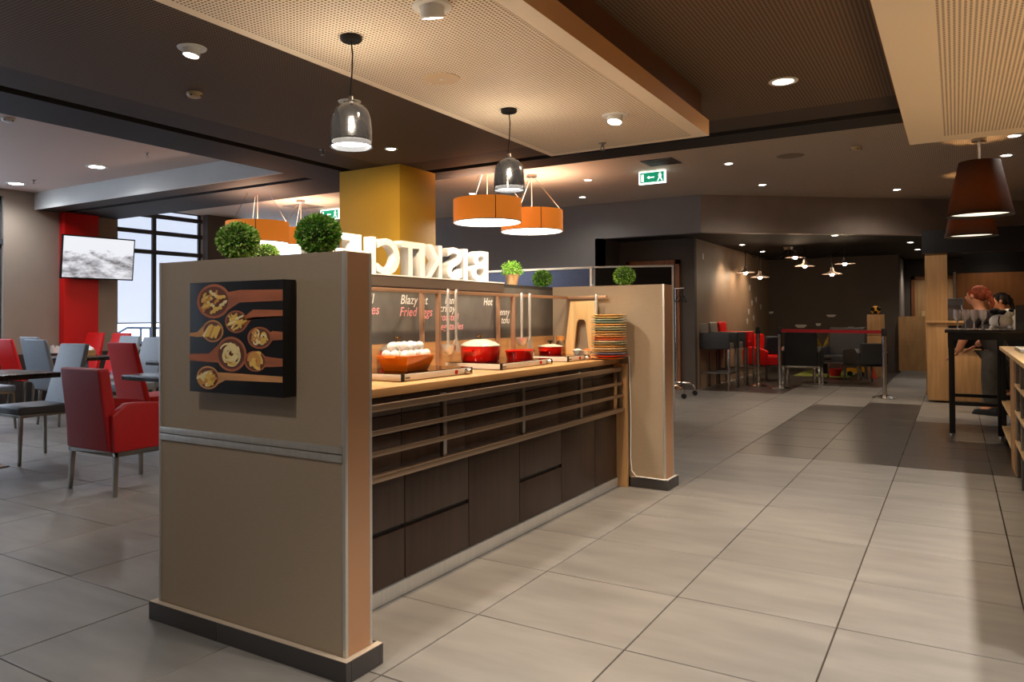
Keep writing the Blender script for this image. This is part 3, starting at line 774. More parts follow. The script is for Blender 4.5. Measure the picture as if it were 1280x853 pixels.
# ================================================================ DINING AREA
def leg_set(t, hx, y0, y1, top, m, w0=.03, w1=.022, splay=.02):
    for sx in (-1, 1):
        for y, sy in ((y0, -1), (y1, 1)):
            MB().bar((sx*(hx+splay), y+sy*splay, 0), (sx*hx, y, top), w1, w1, w0).build('leg', m, t, bevel=.002)
def side_chair(leather, label, loc, rz, group=None, seatm=None, h=.98):
    # faces local +y
    t = thing('dining_chair', label, 'chair', loc, rz, group)
    MB().box(-.225, .225, -.2, .235, .41, .475).build('seat', seatm or leather, t, bevel=.018, seg=3)
    bw, tw = .225, .205
    MB().hexa([(-bw, -.255, .405), (bw, -.255, .405), (bw, -.195, .405), (-bw, -.195, .405), (-tw, -.385, h), (tw, -.385, h), (tw, -.345, h), (-tw, -.345, h)]).build('backrest', leather, t, bevel=.015, seg=3)
    MB().box(-.215, .215, -.225, .225, .388, .41).build('seat_frame', M_CHROME, t, bevel=.003)
    leg_set(t, .2, -.2, .21, .39, M_CHROME)
    return t
def arm_chair(leather, label, loc, rz, group=None, name='armchair', h=.865, arm=.60, base=.295, wid=.285, legm=None):
    t = thing(name, label, 'armchair', loc, rz, group)
    legm = legm or M_CHROME
    MB().box(-wid+.06, wid-.06, -.24, .29, base+.005, .46).build('seat', leather, t, bevel=.02, seg=3)
    MB().hexa([(-wid+.045, -.30, base+.005), (wid-.045, -.30, base+.005), (wid-.045, -.2, base+.005), (-wid+.045, -.2, base+.005), (-wid+.05, -.37, h), (wid-.05, -.37, h), (wid-.05, -.29, h), (-wid+.05, -.29, h)]).build('backrest', leather, t, bevel=.02, seg=3)
    for s in (-1, 1):
        poly = [(-.285, base+.004), (.30, base+.004), (.315, arm-.06), (.30, arm-.03)]+[(.30-.56*k/8, arm-.03+.055*math.sin(PI*(.05+.5*k/8))) for k in range(1, 8)]+[(-.30, arm-.05)]
        x0, x1 = sorted((s*wid, s*(wid-.062)))
        MB().prism(poly, x0, x1, 'yz').build('armrest', leather, t, bevel=.012, seg=3)
    MB().box(-wid+.005, wid-.005, -.28, -.255, base-.026, base+.004).box(-wid+.005, wid-.005, .27, .295, base-.026, base+.004).box(-wid+.005, -wid+.03, -.28, .295, base-.026, base+.004).box(wid-.03, wid-.005, -.28, .295, base-.026, base+.004).build('seat_frame', legm, t, bevel=.002)
    leg_set(t, wid-.03, -.26, .275, base-.02, legm, .032, .024, .012)
    return t
def dining_table(label, x0, x1, y0, y1, group=None, zt=.755):
    cx_, cy_ = (x0+x1)/2, (y0+y1)/2
    t = thing('dining_table', label, 'table', (cx_, cy_, 0), group=group)
    hx, hy = (x1-x0)/2, (y1-y0)/2
    MB().box(-hx, hx, -hy, hy, zt-.042, zt).build('tabletop', M_TTOP, t, bevel=.003)
    MB().box(-.035, .035, -.035, .035, .012, zt-.042).build('pedestal', M_STEEL, t, bevel=.003)
    MB().box(-.22, .22, -.1, .1, 0, .012).build('base_plate', M_STEEL, t, bevel=.003)
    return t
dining_table('dark wooden dining table before the grey chair with black seat', -7.1, -6.33, 2.72, 3.58)
dining_table('dark wooden dining table in front of the red armchair', -5.6, -4.85, 3.66, 4.42)
dining_table('dark wooden dining table carrying the napkin box', -9.25, -8.48, 5.02, 5.58)
dining_table('dark wooden dining table before the red high-back chair', -7.2, -6.45, 4.98, 5.66)
dining_table('dark wooden dining table near the blind-covered window', -9.3, -8.5, 6.45, 7.2)
arm_chair(M_RED, 'red leather armchair with back to the island', (-5.035, 3.34, 0), 0)
side_chair(M_GREYL, 'light grey high-back chair with black seat edge', (-6.66, 3.53, 0), PI, seatm=mat('grey_black_seat', (78, 80, 82), .4))
side_chair(M_REDF, 'red high-back chair beyond the red armchair', (-6.52, 4.62, 0), 0)
side_chair(M_GREYL, 'grey high-back chair facing the table with the napkin box', (-8.62, 4.95, 0), 0, h=.975)
side_chair(M_GREYL, 'grey high-back chair behind another grey chair, near the wall', (-9.7, 5.45, 0), 0)
side_chair(M_REDF, 'red chair near the bright window frame', (-10.3, 5.44, 0), 0, h=.95)
side_chair(M_GREYL, 'grey chair half in view beside the red window chair', (-8.95, 4.2, 0), 0, h=1.0)
side_chair(M_REDF, 'red high-back chair beside the red pilaster', (-10.7, 6.22, 0), PI, h=1.0)
side_chair(M_REDF, 'red high-back chair under the blind-covered window', (-10.0, 6.18, 0), PI, h=1.0)
side_chair(M_GREYL, 'grey high-back chair in front of the red window-side chair', (-9.02, 5.66, 0), PI)
side_chair(M_GREYL, 'grey high-back chair next to the island partition', (-8.0, 5.30, 0), PI)
# things on tables
def napkins(p, label, box=True):
    t = thing('napkin_box' if box else 'folded_napkin', label, 'napkin holder' if box else 'napkin', p)
    if box:
        MB().box(-.07, .07, -.1, .1, 0, .012).box(-.07, -.06, -.1, .1, .012, .07).box(.06, .07, -.1, .1, .012, .07).box(-.06, .06, -.1, -.09, .012, .07).box(-.06, .06, .09, .1, .012, .07).build('wooden_tray', M_LWOOD, t, bevel=.002)
    z = .013 if box else 0
    for k in range(3):
        y = -.06+.06*k
        MB().hexa([(-.05, y-.025, z), (.05, y-.025, z), (.05, y+.025, z), (-.05, y+.025, z), (-.03, y-.005+.02*(k-1), z+.11), (.04, y-.01+.02*(k-1), z+.12-.02*k), (.04, y+.008+.02*(k-1), z+.12-.02*k), (-.03, y+.01+.02*(k-1), z+.10)]).build('napkin', M_WHITE, t)
    return t
napkins((-8.85, 5.3, .756), 'wooden napkin box with white paper napkins')
napkins((-11.2, 6.28, .701), 'white paper napkins standing on the dark wall ledge', False)

# television
t = thing('television', 'wall television showing a pale grey landscape', 'television', (XW+.30, 6.80, 2.13))
t.rotation_euler = (0, math.radians(6), math.radians(-5))
MB().box(-.02, .02, -.56, .56, -.325, .325).build('tv_housing', M_BLACK, t, bevel=.004)
ts = mat('tv_picture', (220, 222, 228), .3, emit=(220, 222, 228), estr=.75)
N, L = ts.node_tree.nodes, ts.node_tree.links
tc = N.new('ShaderNodeTexCoord'); sep = N.new('ShaderNodeSeparateXYZ'); L.new(tc.outputs['Object'], sep.inputs[0])
nz = N.new('ShaderNodeTexNoise'); nz.inputs['Scale'].default_value = 7; nz.inputs['Detail'].default_value = 9; nz.inputs['Roughness'].default_value = .7
mp = N.new('ShaderNodeMapping'); mp.inputs['Scale'].default_value = (1, .6, 1.6); L.new(tc.outputs['Object'], mp.inputs[0]); L.new(mp.outputs[0], nz.inputs[0])
rr_ = N.new('ShaderNodeValToRGB'); rr_.color_ramp.elements[0].position = .36; rr_.color_ramp.elements[0].color = (.16, .15, .16, 1); rr_.color_ramp.elements[1].position = .62; rr_.color_ramp.elements[1].color = (.80, .80, .84, 1)
L.new(nz.outputs[0], rr_.inputs[0])
ad = N.new('ShaderNodeMath'); ad.operation = 'MULTIPLY_ADD'; ad.inputs[1].default_value = .35; L.new(nz.outputs[0], ad.inputs[0]); L.new(sep.outputs['Z'], ad.inputs[2])
cr = N.new('ShaderNodeMapRange'); cr.inputs[1].default_value = .22; cr.inputs[2].default_value = .26; L.new(ad.outputs[0], cr.inputs[0])
mx = N.new('ShaderNodeMix'); mx.data_type = 'RGBA'; mx.inputs[7].default_value = (.82, .83, .88, 1)
L.new(cr.outputs[0], mx.inputs[0]); L.new(rr_.outputs[0], mx.inputs[6]); L.new(mx.outputs[2], N['Principled BSDF'].inputs['Emission Color'])
N['Principled BSDF'].inputs['Base Color'].default_value = (.02, .02, .02, 1)
MB().box(.0195, .0225, -.54, .54, -.305, .305).build('screen', ts, t)
MB().bar((-.02, -.25, 0), (-.15, -.25, .0), .06).build('wall_bracket', M_BLACK, t)
# outside ramp railing
t = thing('outside_railing', 'grey metal ramp railing outside the window', 'railing', (XW-1.4, 8.3, 0))
def rp(u, v):
    q_ = onX(u, v, XW-1.4); return (0, q_.y-8.3, q_.z)
M_RAIL = mat('galvanised_grey', (96, 104, 120), .5)
for k in range(2):
    MB().tube([rp(120, 432), rp(159, 410), rp(260, 411)] if k == 0 else [rp(150, 446), rp(188, 422), rp(260, 424)], .022, 8).build('handrail', M_RAIL, t, smooth=True)
for u in (188, 176, 240):
    a_ = rp(u, 410); MB().tube([(0, a_[1], .25), a_], .02, 8).build('rail_post', M_RAIL, t, smooth=True)
gr_ = struct('ground_outside', B(XW-9, XW-.25, 0, 16, -.4, .25), mat('pale_paving', (190, 194, 200), .8))

# ================================================================ CEILING FITTINGS
def downlight(p, label, power, color=NEUT, r=.05, spot=120, grp=None, cool=False, trim=True, aim=None, blend=.8, name='ceiling_downlight'):
    t = thing(name, label, 'ceiling light', p, 0, grp)
    MB().shell([(r*.86, -.001), (r*.9, -.006), (r*1.25, -.006), (r*1.28, 0)], n=24).build('trim_ring', M_WHITE, t, smooth=True)
    MB().lathe([(0, -.003), (r*.88, -.003), (r*.88, -.0005), (0, -.0005)], n=24).build('lens', M_SPOTC if cool else M_SPOT, t)
    lamp_light('SPOT', (0, 0, -.02), power, color, t, r*.8, spot, blend, aim or (p[0], p[1], 0))
    return t
def adj_spot(p, label, power, aim, color=NEUT, spot=75, blend=.5, r=.055):
    t = thing('adjustable_spotlight', label, 'ceiling light', p)
    MB().shell([(r*.95, -.001), (r*1.0, -.007), (r*1.5, -.006), (r*1.55, 0)], n=28).build('trim_ring', M_WHITE, t, smooth=True)
    d = (Vector(aim)-Vector(p)).normalized()
    mb = MB().lathe([(0, .02), (r*.9, .02), (r*.92, -.03), (r*.8, -.036), (r*.8, -.028), (0, -.028)], n=24)
    q_ = Vector((0, 0, -1)).rotation_difference(Vector((d.x*.55, d.y*.55, d.z)).normalized())
    hd = mb.build('lamp_head', M_WHITE, t, smooth=True); hd.rotation_mode = 'QUATERNION'; hd.rotation_quaternion = q_; hd.location = (0, 0, -.012)
    ln = MB().lathe([(0, -.031), (r*.78, -.031), (r*.78, -.029), (0, -.029)], n=24).build('lens', M_SPOT, hd)
    lamp_light('SPOT', tuple(q_ @ Vector((0, 0, -.06))), power, color, t, .04, spot, blend, aim)
    return t
# on the dark ceiling
adj_spot(tuple(onZ(240, 60, ZD)), 'adjustable white spotlight in the dark ceiling left of the cream panel', P_SPOT_L, (-4.2, 2.2, 0), NEUT, 100)
adj_spot(tuple(onZ(437, 127, ZD)), 'adjustable white spotlight half hidden behind the black pendant', P_SPOT_L*2.4, (-5.1, 6.3, 1.2), WARM, 70)
downlight(tuple(onZ(489, 186, ZD)), 'small downlight in the dark ceiling before the mustard column', P_DL*.8, r=.05)
downlight(tuple(onZ(979, 101.5, ZD)), 'round downlight in the dark ceiling between the two cream panels', P_DARKDL, r=.075, spot=140)
for k, (x, y) in enumerate(((-1.0, 2.2), (-1.0, -.4))):
    downlight((x, y, ZD), 'round downlight in the dark ceiling over the aisle', P_DARKDL, r=.075, spot=140, grp='aisle downlights')
downlight((-4.0, -.6, ZD), 'round downlight in the dark ceiling behind the end partition', P_FRONT, r=.07, spot=130)
# on the cream panel
adj_spot(tuple(onZ(540, 8, 2.5)), 'adjustable spotlight in the cream panel near its plain edge', P_PAN, (-2.15, 3.5, .9), WARM, 110)
adj_spot(tuple(onZ(769, 144, 2.5)), 'adjustable spotlight at the far end of the cream panel', P_PAN, (-2.0, 3.9, .8), WARM, 110)
adj_spot((-1.83, .55, 2.4985), 'adjustable spotlight in the cream panel before the pasta picture', P_PAN*.38, (-2.2, 1.93, .7), NEUT, 90)
t = thing('ceiling_speaker', 'round cream speaker grille in the perforated panel', 'speaker', tuple(onZ(552, 98, 2.4985)))
MB().lathe([(0, -.006), (.085, -.006), (.1, -.004), (.102, 0), (0, 0)], n=32).build('grille', mat('cream_grille', (214, 190, 156), .6), t, smooth=True)
MB().lathe([(0, -.009), (.012, -.008), (.012, -.006), (0, -.006)], n=12).build('badge', M_WHITE, t)
def detector(p, label, c=(206, 180, 140)):
    t = thing('smoke_detector', label, 'smoke detector', p)
    MB().lathe([(0, 0), (.055, 0), (.055, -.012), (.045, -.03), (.03, -.036), (0, -.036)][::-1], n=24).build('housing', mat('detector%d' % c[0], c, .5), t, smooth=True)
    for k in range(4):
        a_ = k*PI/2+.4; MB().box(-.012, .012, -.002, .002, -.004, .004).build('vent', M_BLACK, t).location = (.047*math.cos(a_), .047*math.sin(a_), -.026)
    return t
detector(tuple(onZ(243, 116, ZD)), 'cream smoke detector on the dark ceiling')
detector(tuple(onZ(10, 148, ZF)), 'white smoke detector on the mauve-grey ceiling', (226, 224, 220))
detector(tuple(onZ(1070, 184, ZF)), 'cream smoke detector on the striped far ceiling', (214, 190, 150))
def sprinkler(p, label):
    t = thing('sprinkler_head', label, 'sprinkler', p)
    MB().lathe([(0, 0), (.03, 0), (.03, -.004), (.01, -.006), (.01, -.03), (0, -.03)][::-1], n=16).build('escutcheon', M_CHROME, t, smooth=True)
    MB().tube([(-.012, 0, -.03), (-.012, 0, -.05)], .003, 6).tube([(.012, 0, -.03), (.012, 0, -.05)], .003, 6).build('yoke', M_CHROME, t)
    MB().lathe([(0, -.05), (.02, -.05), (.02, -.053), (0, -.053)][::-1], n=14).build('deflector', M_CHROME, t)
for u, v, z, lb in ((753, 179, 2.4985, 'small sprinkler head under the cream panel'), (403, 187, ZD, 'small sprinkler head under the dark ceiling beside the pendant'), (184, 191, ZF, 'small sprinkler head in the mauve-grey ceiling near the beam'), (42, 225, ZF, 'small sprinkler head in the mauve-grey ceiling near the window wall')):
    sprinkler(tuple(onZ(u, v, z)), lb)
for u, v, lb in ((121, 208.5, 'large round white downlight in the mauve-grey ceiling before the pale beam'), (20, 229.5, 'large round white downlight in the mauve-grey ceiling by the window wall')):
    downlight(tuple(onZ(u, v, ZF)), lb, P_LEFT, COOL, r=.10, cool=True, spot=160)
downlight((-8.2, 2.6, ZF), 'large round white downlight in the mauve-grey ceiling above the dining chairs', P_LEFT, COOL, r=.10, cool=True, spot=160)
for u, v, lb in ((735, 225, 'small downlight in the pale ceiling between the drum lamps and the exit sign'), (728, 246.5, 'small downlight in the pale ceiling close to the charcoal wall'), (911, 204.5, 'small downlight in the pale ceiling right of the louvred vent'),
                 (953, 231, 'small downlight in the pale ceiling before the brown bulkhead corner'), (1121, 237, 'small downlight in the pale ceiling far along the brown bulkhead'), (590, 242, 'small downlight in the pale ceiling above the orange drum lamp')):
    downlight(tuple(onZ(u, v, ZF)), lb, P_DL, NEUT, r=.05, spot=150)
for u, v, lb in ((1268, 169.5, 'downlight in the striped ceiling at the cream panel edge'), (1258, 194, 'downlight in the striped ceiling behind the tapered lamp shade')):
    downlight(tuple(onZ(u, v, ZF)), lb, P_DL, NEUT, r=.06, spot=125)
for k in range(4):
    downlight((.88, .6+k*1.7, 2.4985), 'downlight in the cream panel above the buffet unit', P_BUF, NEUT, r=.055, grp='downlights above the buffet unit', spot=120, blend=.3)
# far round speaker outline and vents
t = thing('ceiling_speaker', 'flat round speaker grille in the pale far ceiling', 'speaker', tuple(onZ(988, 195, ZF)))
MB().lathe([(0, -.004), (.14, -.004), (.15, 0), (0, 0)], n=30).build('grille', mat('taupe_grille', (140, 122, 104), .6), t, smooth=True)
def vent(p, sx, sy, label, dark=(70, 60, 52)):
    t = thing('ceiling_vent', label, 'vent', p)
    MB().box(-sx, sx, -sy, -sy+.03, -.008, 0).box(-sx, sx, sy-.03, sy, -.008, 0).box(-sx, -sx+.03, -sy+.03, sy-.03, -.008, 0).box(sx-.03, sx, -sy+.03, sy-.03, -.008, 0).build('frame', mat('vent_frame%d' % dark[0], dark, .5), t)
    MB().box(-sx+.03, sx-.03, -sy+.03, sy-.03, -.002, 0).build('backing', M_BLACK, t)
    n = 9
    for k in range(n):
        x = -sx+.03+(2*sx-.06)*(k+.5)/n
        MB().hexa([(x-.012, -sy+.03, -.009), (x-.008, -sy+.03, -.009), (x-.008, sy-.03, -.009), (x-.012, sy-.03, -.009), (x+.008, -sy+.03, -.002), (x+.012, -sy+.03, -.002), (x+.012, sy-.03, -.002), (x+.008, sy-.03, -.002)]).build('slat', MATS['vent_frame%d' % dark[0]], t)
vent(tuple(onZ(826, 202.5, ZF)), .19, .19, 'dark louvred air vent in the ceiling before the exit sign')
vent(tuple(onZ(379, 258, ZF)), .24, .24, 'grey louvred air vent in the ceiling over the orange drum lamps', (120, 112, 106))
# bell pendants
M_SMOKE = mat('leaky_smoked_glass', (12, 12, 13), .12, coat=.6)  # slight see-through added so light leaks up to the cream panel
_N, _L = M_SMOKE.node_tree.nodes, M_SMOKE.node_tree.links
_tp = _N.new('ShaderNodeBsdfTransparent'); _tp.inputs[0].default_value = (1, .95, .9, 1)
_ms = _N.new('ShaderNodeMixShader'); _ms.inputs[0].default_value = .032
_L.new(_N['Principled BSDF'].outputs[0], _ms.inputs[1]); _L.new(_tp.outputs[0], _ms.inputs[2]); _L.new(_ms.outputs[0], _N['Material Output'].inputs[0])
def bell(p, label, rot=0):
    t = thing('pendant_lamp', label, 'pendant lamp', (p[0], p[1], 1.987))
    MB().lathe([(0, .5115), (.05, .5115), (.05, .496), (.045, .49), (0, .49)][::-1], n=24).build('ceiling_rose', M_BLACK, t, smooth=True)
    MB().tube([(0, 0, .492), (.008, .0, .43), (.004, 0, .34), (-.006, 0, .25), (0, 0, .215)], .0035, 8).build('cord', M_BLACK, t, smooth=True)
    MB().lathe([(.0, .234), (.012, .234), (.014, .208), (0, .206)][::-1], n=14).build('cable_grip', M_CHROME, t, smooth=True)
    r = .098
    prof = [(.014, .21), (.03, .21), (.034, .2), (.06, .188), (.08, .165), (.09, .132), (.095, .08), (r, 0)]
    MB().shell(prof, n=32).build('shade', M_SMOKE, t, smooth=True)
    MB().lathe([(0, .022), (.09, .022), (.09, .026), (0, .026)], n=28).build('diffuser', emitter('pendant_diffuser', (255, 252, 246), 9.0), t)
    MB().lathe([(0, .03), (.088, .03), (.086, .034), (0, .034)], n=28).build('glow_blocker', M_BLACK, t)  # black disc added to block diffuser glow seen through the shade
    lamp_light('POINT', (0, 0, .11), P_BELL*3.2, (1, .88, .72), t, .006)  # extra point light added to brighten the cream panel through the shade
    lamp_light('SPOT', (0, 0, .015), P_BELL, (1, .9, .78), t, .07, 150, .5, (p[0], p[1], 0))
    return t
bell(onZ(439, 46, 2.4985), 'glossy black bell pendant above the dish of eggs')
bell(onZ(636, 137, 2.4985), 'glossy black bell pendant above the middle of the island')
# orange drum lamps
def drum(p, label, d=.80, grp=None, bottom=None):
    z0 = bottom; r = d/2; h = .27
    t = thing('drum_lamp', label, 'pendant lamp', (p[0], p[1], z0))
    MB().shell([(r, 0), (r, h), (r-.006, h), (r-.006, 0)], n=48).build('drum_shade', M_ORF, t, smooth=True)
    MB().lathe([(0, .012), (r-.01, .012), (r-.01, .018), (0, .018)], n=40).build('diffuser', M_DIFF, t)
    MB().shell([(r+.002, -.002), (r+.002, .01), (r-.012, .01), (r-.012, -.002)], n=48).build('bottom_rim', M_WHITE, t, smooth=True)
    MB().lathe([(0, ZF-z0), (.07, ZF-z0), (.07, ZF-z0-.03), (0, ZF-z0-.03)][::-1], n=20).build('ceiling_rose', M_CHROME, t, smooth=True)
    for k in range(3):
        a_ = k*2*PI/3+.5
        MB().tube([(.02*math.cos(a_), .02*math.sin(a_), ZF-z0-.02), (r*.96*math.cos(a_), r*.96*math.sin(a_), h)], .003, 5).build('suspension_wire', M_CHROME, t)
    MB().tube([(0, 0, ZF-z0-.02), (0, 0, h*.6)], .005, 6).build('cord', M_WHITE, t)
    MB().box(-.004+r*.7, .004+r*.7, -r*.714-.004, -r*.714+.002, 0, h).build('seam', mat('brown_seam', (120, 66, 24), .7), t)
    lamp_light('POINT', (0, 0, h*.6), P_DRUM*.8, WARM, t, .1)
    lamp_light('SPOT', (0, 0, -.01), P_DRUM, (1, .88, .72), t, .3, 170, .3, (p[0], p[1], 0))
    return t
drum((-4.61, 7.69, 0), 'wide orange drum lamp beside the mustard column', .80, None, 2.31)
drum((-4.62, 8.83, 0), 'wide orange drum lamp with a seam farther from the column', .80, None, 2.31)
pa = CAM+ray(322, 295)*9.9; pb = CAM+ray(376, 298)*12.0
drum(pa, 'orange drum lamp seen above the boxwood balls', .8, None, 2.17)
drum(pb, 'orange drum lamp partly hidden by the round boxwood', .8, None, 2.32)

# exit signs
def exit_sign(c, w_, h_, label, rz=0):
    t = thing('exit_sign', label, 'sign', c, rz)
    MB().box(-w_/2, w_/2, -.02, .02, -h_, 0).build('light_box', emitter('exit_white', (236, 250, 248), 1.6), t, bevel=.004)
    MB().box(-w_/2+.018, w_/2-.018, -.0215, -.0195, -h_+.018, -.016).build('green_field', emitter('exit_green', (16, 132, 96), .75), t)
    wt = emitter('exit_pictogram', (230, 246, 240), 1.3)
    MB().box(-w_*.40, -w_*.31, -.0228, -.0212, -h_*.8, -h_*.22).build('door_symbol', wt, t)
    ar = MB().box(-.04, .03, -.0228, -.0212, -h_*.54, -h_*.46); ar.prism([(-.065, -h_*.5), (-.035, -h_*.38), (-.035, -h_*.62)], -.0228, -.0212, 'xz'); ar.build('arrow_symbol', wt, t)
    mx0 = w_*.3
    man = MB().box(mx0-.012, mx0+.012, -.0228, -.0212, -h_*.3, -h_*.2)
    man.prism([(mx0-.022, -h_*.34), (mx0+.024, -h_*.34), (mx0+.012, -h_*.58), (mx0-.014, -h_*.58)], -.0228, -.0212, 'xz')
    man.prism([(mx0-.014, -h_*.56), (mx0+.0, -h_*.58), (mx0-.026, -h_*.84), (mx0-.036, -h_*.82)], -.0228, -.0212, 'xz')
    man.prism([(mx0+.0, -h_*.58), (mx0+.014, -h_*.56), (mx0+.034, -h_*.8), (mx0+.024, -h_*.84)], -.0228, -.0212, 'xz')
    man.build('running_figure', wt, t)
    MB().box(-.06, .06, -.012, .012, 0, .012).build('mount', M_WHITE, t)
e0 = onY(815.5, 213, 9.4)
exit_sign((e0.x, 9.4, ZF-.012), .345, .16, 'green running-man exit sign hanging from the far ceiling')
e1 = onZ(413, 262, ZF-.012)
exit_sign((e1.x, e1.y, ZF-.012), .42, .17, 'green exit sign left of the mustard column')

# ================================================================ BEYOND THE ISLAND
# folding screens behind the island
t = thing('room_screen', 'blue felt room screen with white frame', 'screen', (-4.3, 8.35, 0))
zt = 1.79
xa, xb_ = onY(547, 337, 8.35).x+4.3-.3, onY(741, 327, 8.35).x+4.3
MB().box(xa, xb_-.03, -.015, .015, .1, zt-.025).build('felt_panel', M_BLUE, t)
MB().box(xa, xb_, -.025, .025, zt-.025, zt).box(xb_-.03, xb_, -.025, .025, 0, zt-.025).box(xa-.03, xa, -.025, .025, 0, zt).build('frame', M_WHITE, t, bevel=.003)
sx0 = Vector((xb_-4.3, 8.35, 0)); sx1 = CAM+ray(842, 329.5)*8.75
t = thing('room_screen', 'black felt room screen with white frame, angled at the corner', 'screen', (sx0.x, sx0.y, 0), math.atan2(sx1.y-8.35, sx1.x-sx0.x))
ln_ = math.hypot(sx1.x-sx0.x, sx1.y-8.35)
MB().box(.03, ln_-.02, -.015, .015, .1, zt-.02).build('felt_panel', M_NEARBLACK, t)
MB().box(.02, ln_, -.02, .02, zt-.02, zt).box(ln_-.022, ln_, -.02, .02, 0, zt-.02).build('frame', M_WHITE, t, bevel=.003)
# clothes rack
t = thing('clothes_rack', 'chrome wheeled clothes rack with black hangers', 'clothes rack', (-3.42, 11.35, 0))
for y in (-.28, .28):
    MB().tube([(-.3, y, .09), (-.26, y, .16), (-.2, y, .19), (.0, y, .19), (.06, y, .17), (.09, y, .12), (.09, y, .09)], .014, 8).build('foot_bar', M_STEEL, t, smooth=True)
    for x in (-.3, .09):
        c_ = MB().lathe([(0, -.012), (.036, -.012), (.04, 0), (.036, .012), (0, .012)], (x, y, .042), 16, 'y').build('caster', M_BLACK, t, smooth=True)
MB().tube([(-.1, -.28, .19), (-.1, .28, .19)], .014, 8).build('base_bar', M_STEEL, t, smooth=True)
MB().tube([(-.1, 0, .19), (-.1, 0, 1.62)], .016, 8).build('upright', M_STEEL, t, smooth=True)
MB().tube([(-.4, 0, 1.62), (.02, 0, 1.62)], .014, 8).build('hanging_bar', M_STEEL, t, smooth=True)
for k, z_ in enumerate((1.60, 1.60)):
    x = -.05+.05*k
    MB().tube([(x, 0, 1.64), (x, .02, 1.60), (x, 0, 1.52), (x, -.2, 1.42), (x, .2, 1.42), (x, 0, 1.52)], .008, 6).build('hanger', M_BLACK, t, smooth=True)

# bar stools along the lounge wall
def bar_stool(leather, front, label, loc, rz):
    t = thing('bar_stool', label, 'stool', loc, rz)
    MB().box(-.2, .2, -.2, .22, .66, .76).build('seat', front, t, bevel=.02)
    MB().hexa([(-.235, -.28, .66), (.235, -.28, .66), (.235, -.18, .66), (-.235, -.18, .66), (-.235, -.33, 1.1), (.235, -.33, 1.1), (.235, -.23, 1.1), (-.235, -.23, 1.1)]).build('backrest', front, t, bevel=.03, seg=3)
    for s in (-1, 1):
        MB().box(*sorted((s*.255, s*.195)), -.24, .25, .66, .93).build('armrest', leather, t, bevel=.02, seg=3)
        for y in (-.24, .24):
            MB().box(s*.235-.014, s*.235+.014, y-.014, y+.014, 0, .66).build('leg', M_CHROME, t, bevel=.002)
        MB().box(s*.235-.01, s*.235+.01, -.24, .24, .26, .285).build('side_rail', M_CHROME, t)
    MB().box(-.235, .235, .228, .25, .26, .285).build('foot_rail', M_CHROME, t)
    return t
ms = mat('mid_grey_leather', (120, 112, 104), .5)
bar_stool(M_GREYD, ms, 'grey bar stool standing nearest the door with walnut frame', (-3.34, 13.0, 0), -PI/2)
bar_stool(M_GREYD, ms, 'grey bar stool between the grey and the red bar stool', (-3.32, 13.56, 0), -PI/2)
bar_stool(M_REDF, M_REDF, 'red bar stool at the end of the row', (-3.30, 14.12, 0), -PI/2)
arm_chair(M_REDF, 'red lounge armchair with a dark cushion behind the stanchion', (-3.0, 15.1, 0), -2.2, h=.86)
o = MB().box(-.17, .17, -.04, .04, -.17, .17).build('cushion', mat('navy_cushion', (44, 48, 58), .8), bevel=.03, seg=3)
o.location = (-2.86, 14.98, .66); o.rotation_euler = (-.25, 0, -2.2); tag(o, 'dark square cushion on the red lounge armchair', 'cushion')
arm_chair(M_BLKL, 'black lounge chair with steel frame behind the barrier belt', (-2.2, 14.1, 0), .05, h=.93, wid=.30, base=.36, arm=.66, legm=M_STEEL)
arm_chair(M_GREYD, 'dark grey lounge chair facing the toy shelf', (-1.78, 16.0, 0), PI*.97, h=.98, wid=.36, base=.33)
arm_chair(M_GREYD, 'small grey tub chair beside the toy shelf', (-1.36, 15.25, 0), .5, h=.72, wid=.26, base=.34)
t = thing('lounge_table', 'low round table with steel base behind the black chair', 'table', (-2.15, 15.0, 0))
MB().lathe([(0, .42), (.28, .42), (.28, .45), (0, .45)], n=28).build('tabletop', M_TTOP, t)
MB().lathe([(.03, .01), (.03, .42), (0, .42)], n=14).build('pedestal', M_STEEL, t)
MB().lathe([(0, 0), (.22, 0), (.22, .01), (.03, .025), (0, .025)], n=24).build('base_plate', M_STEEL, t, smooth=True)
# stanchions
def stanchion(p, label, grp=None):
    t = thing('barrier_post', label, 'barrier post', (p[0], p[1], 0), 0, grp)
    MB().lathe([(0, 0), (.17, 0), (.17, .012), (.1, .03), (.035, .05), (0, .05)], n=28).build('base', M_STEEL, t, smooth=True)
    MB().lathe([(.03, .045), (.03, .90), (0, .90)], n=20).build('pole', M_STEEL, t, smooth=True)
    MB().lathe([(.034, .90), (.034, 1.0), (.028, 1.01), (0, 1.01)], n=20).build('belt_cassette', M_BLACK, t, smooth=True)
    return t
s1 = onZ(1106, 498, 0); s2 = onZ(975, 486, 0); s3 = onZ(948, 483, 0)
stanchion(s1, 'steel barrier post beside the toy shelf end of the belt')
stanchion(s2, 'steel barrier post where the red belt starts, by the black chair')
stanchion(s3, 'steel barrier post without belt beside the red bar stool')
mb = MB(); dd = (s1-s2); n_ = Vector((-dd.y, dd.x, 0)).normalized()*.0015; e_ = dd.normalized()*.036
p0, p1 = s2+e_, s1-e_
mb.hexa([(p0-n_+Vector((0, 0, .935))), (p1-n_+Vector((0, 0, .935))), (p1+n_+Vector((0, 0, .935))), (p0+n_+Vector((0, 0, .935))), (p0-n_+Vector((0, 0, .985))), (p1-n_+Vector((0, 0, .985))), (p1+n_+Vector((0, 0, .985))), (p0+n_+Vector((0, 0, .985)))])
tag(mb.build('barrier_belt', mat('red_belt', (176, 14, 20), .6)), 'red barrier belt stretched between two steel posts', 'belt')
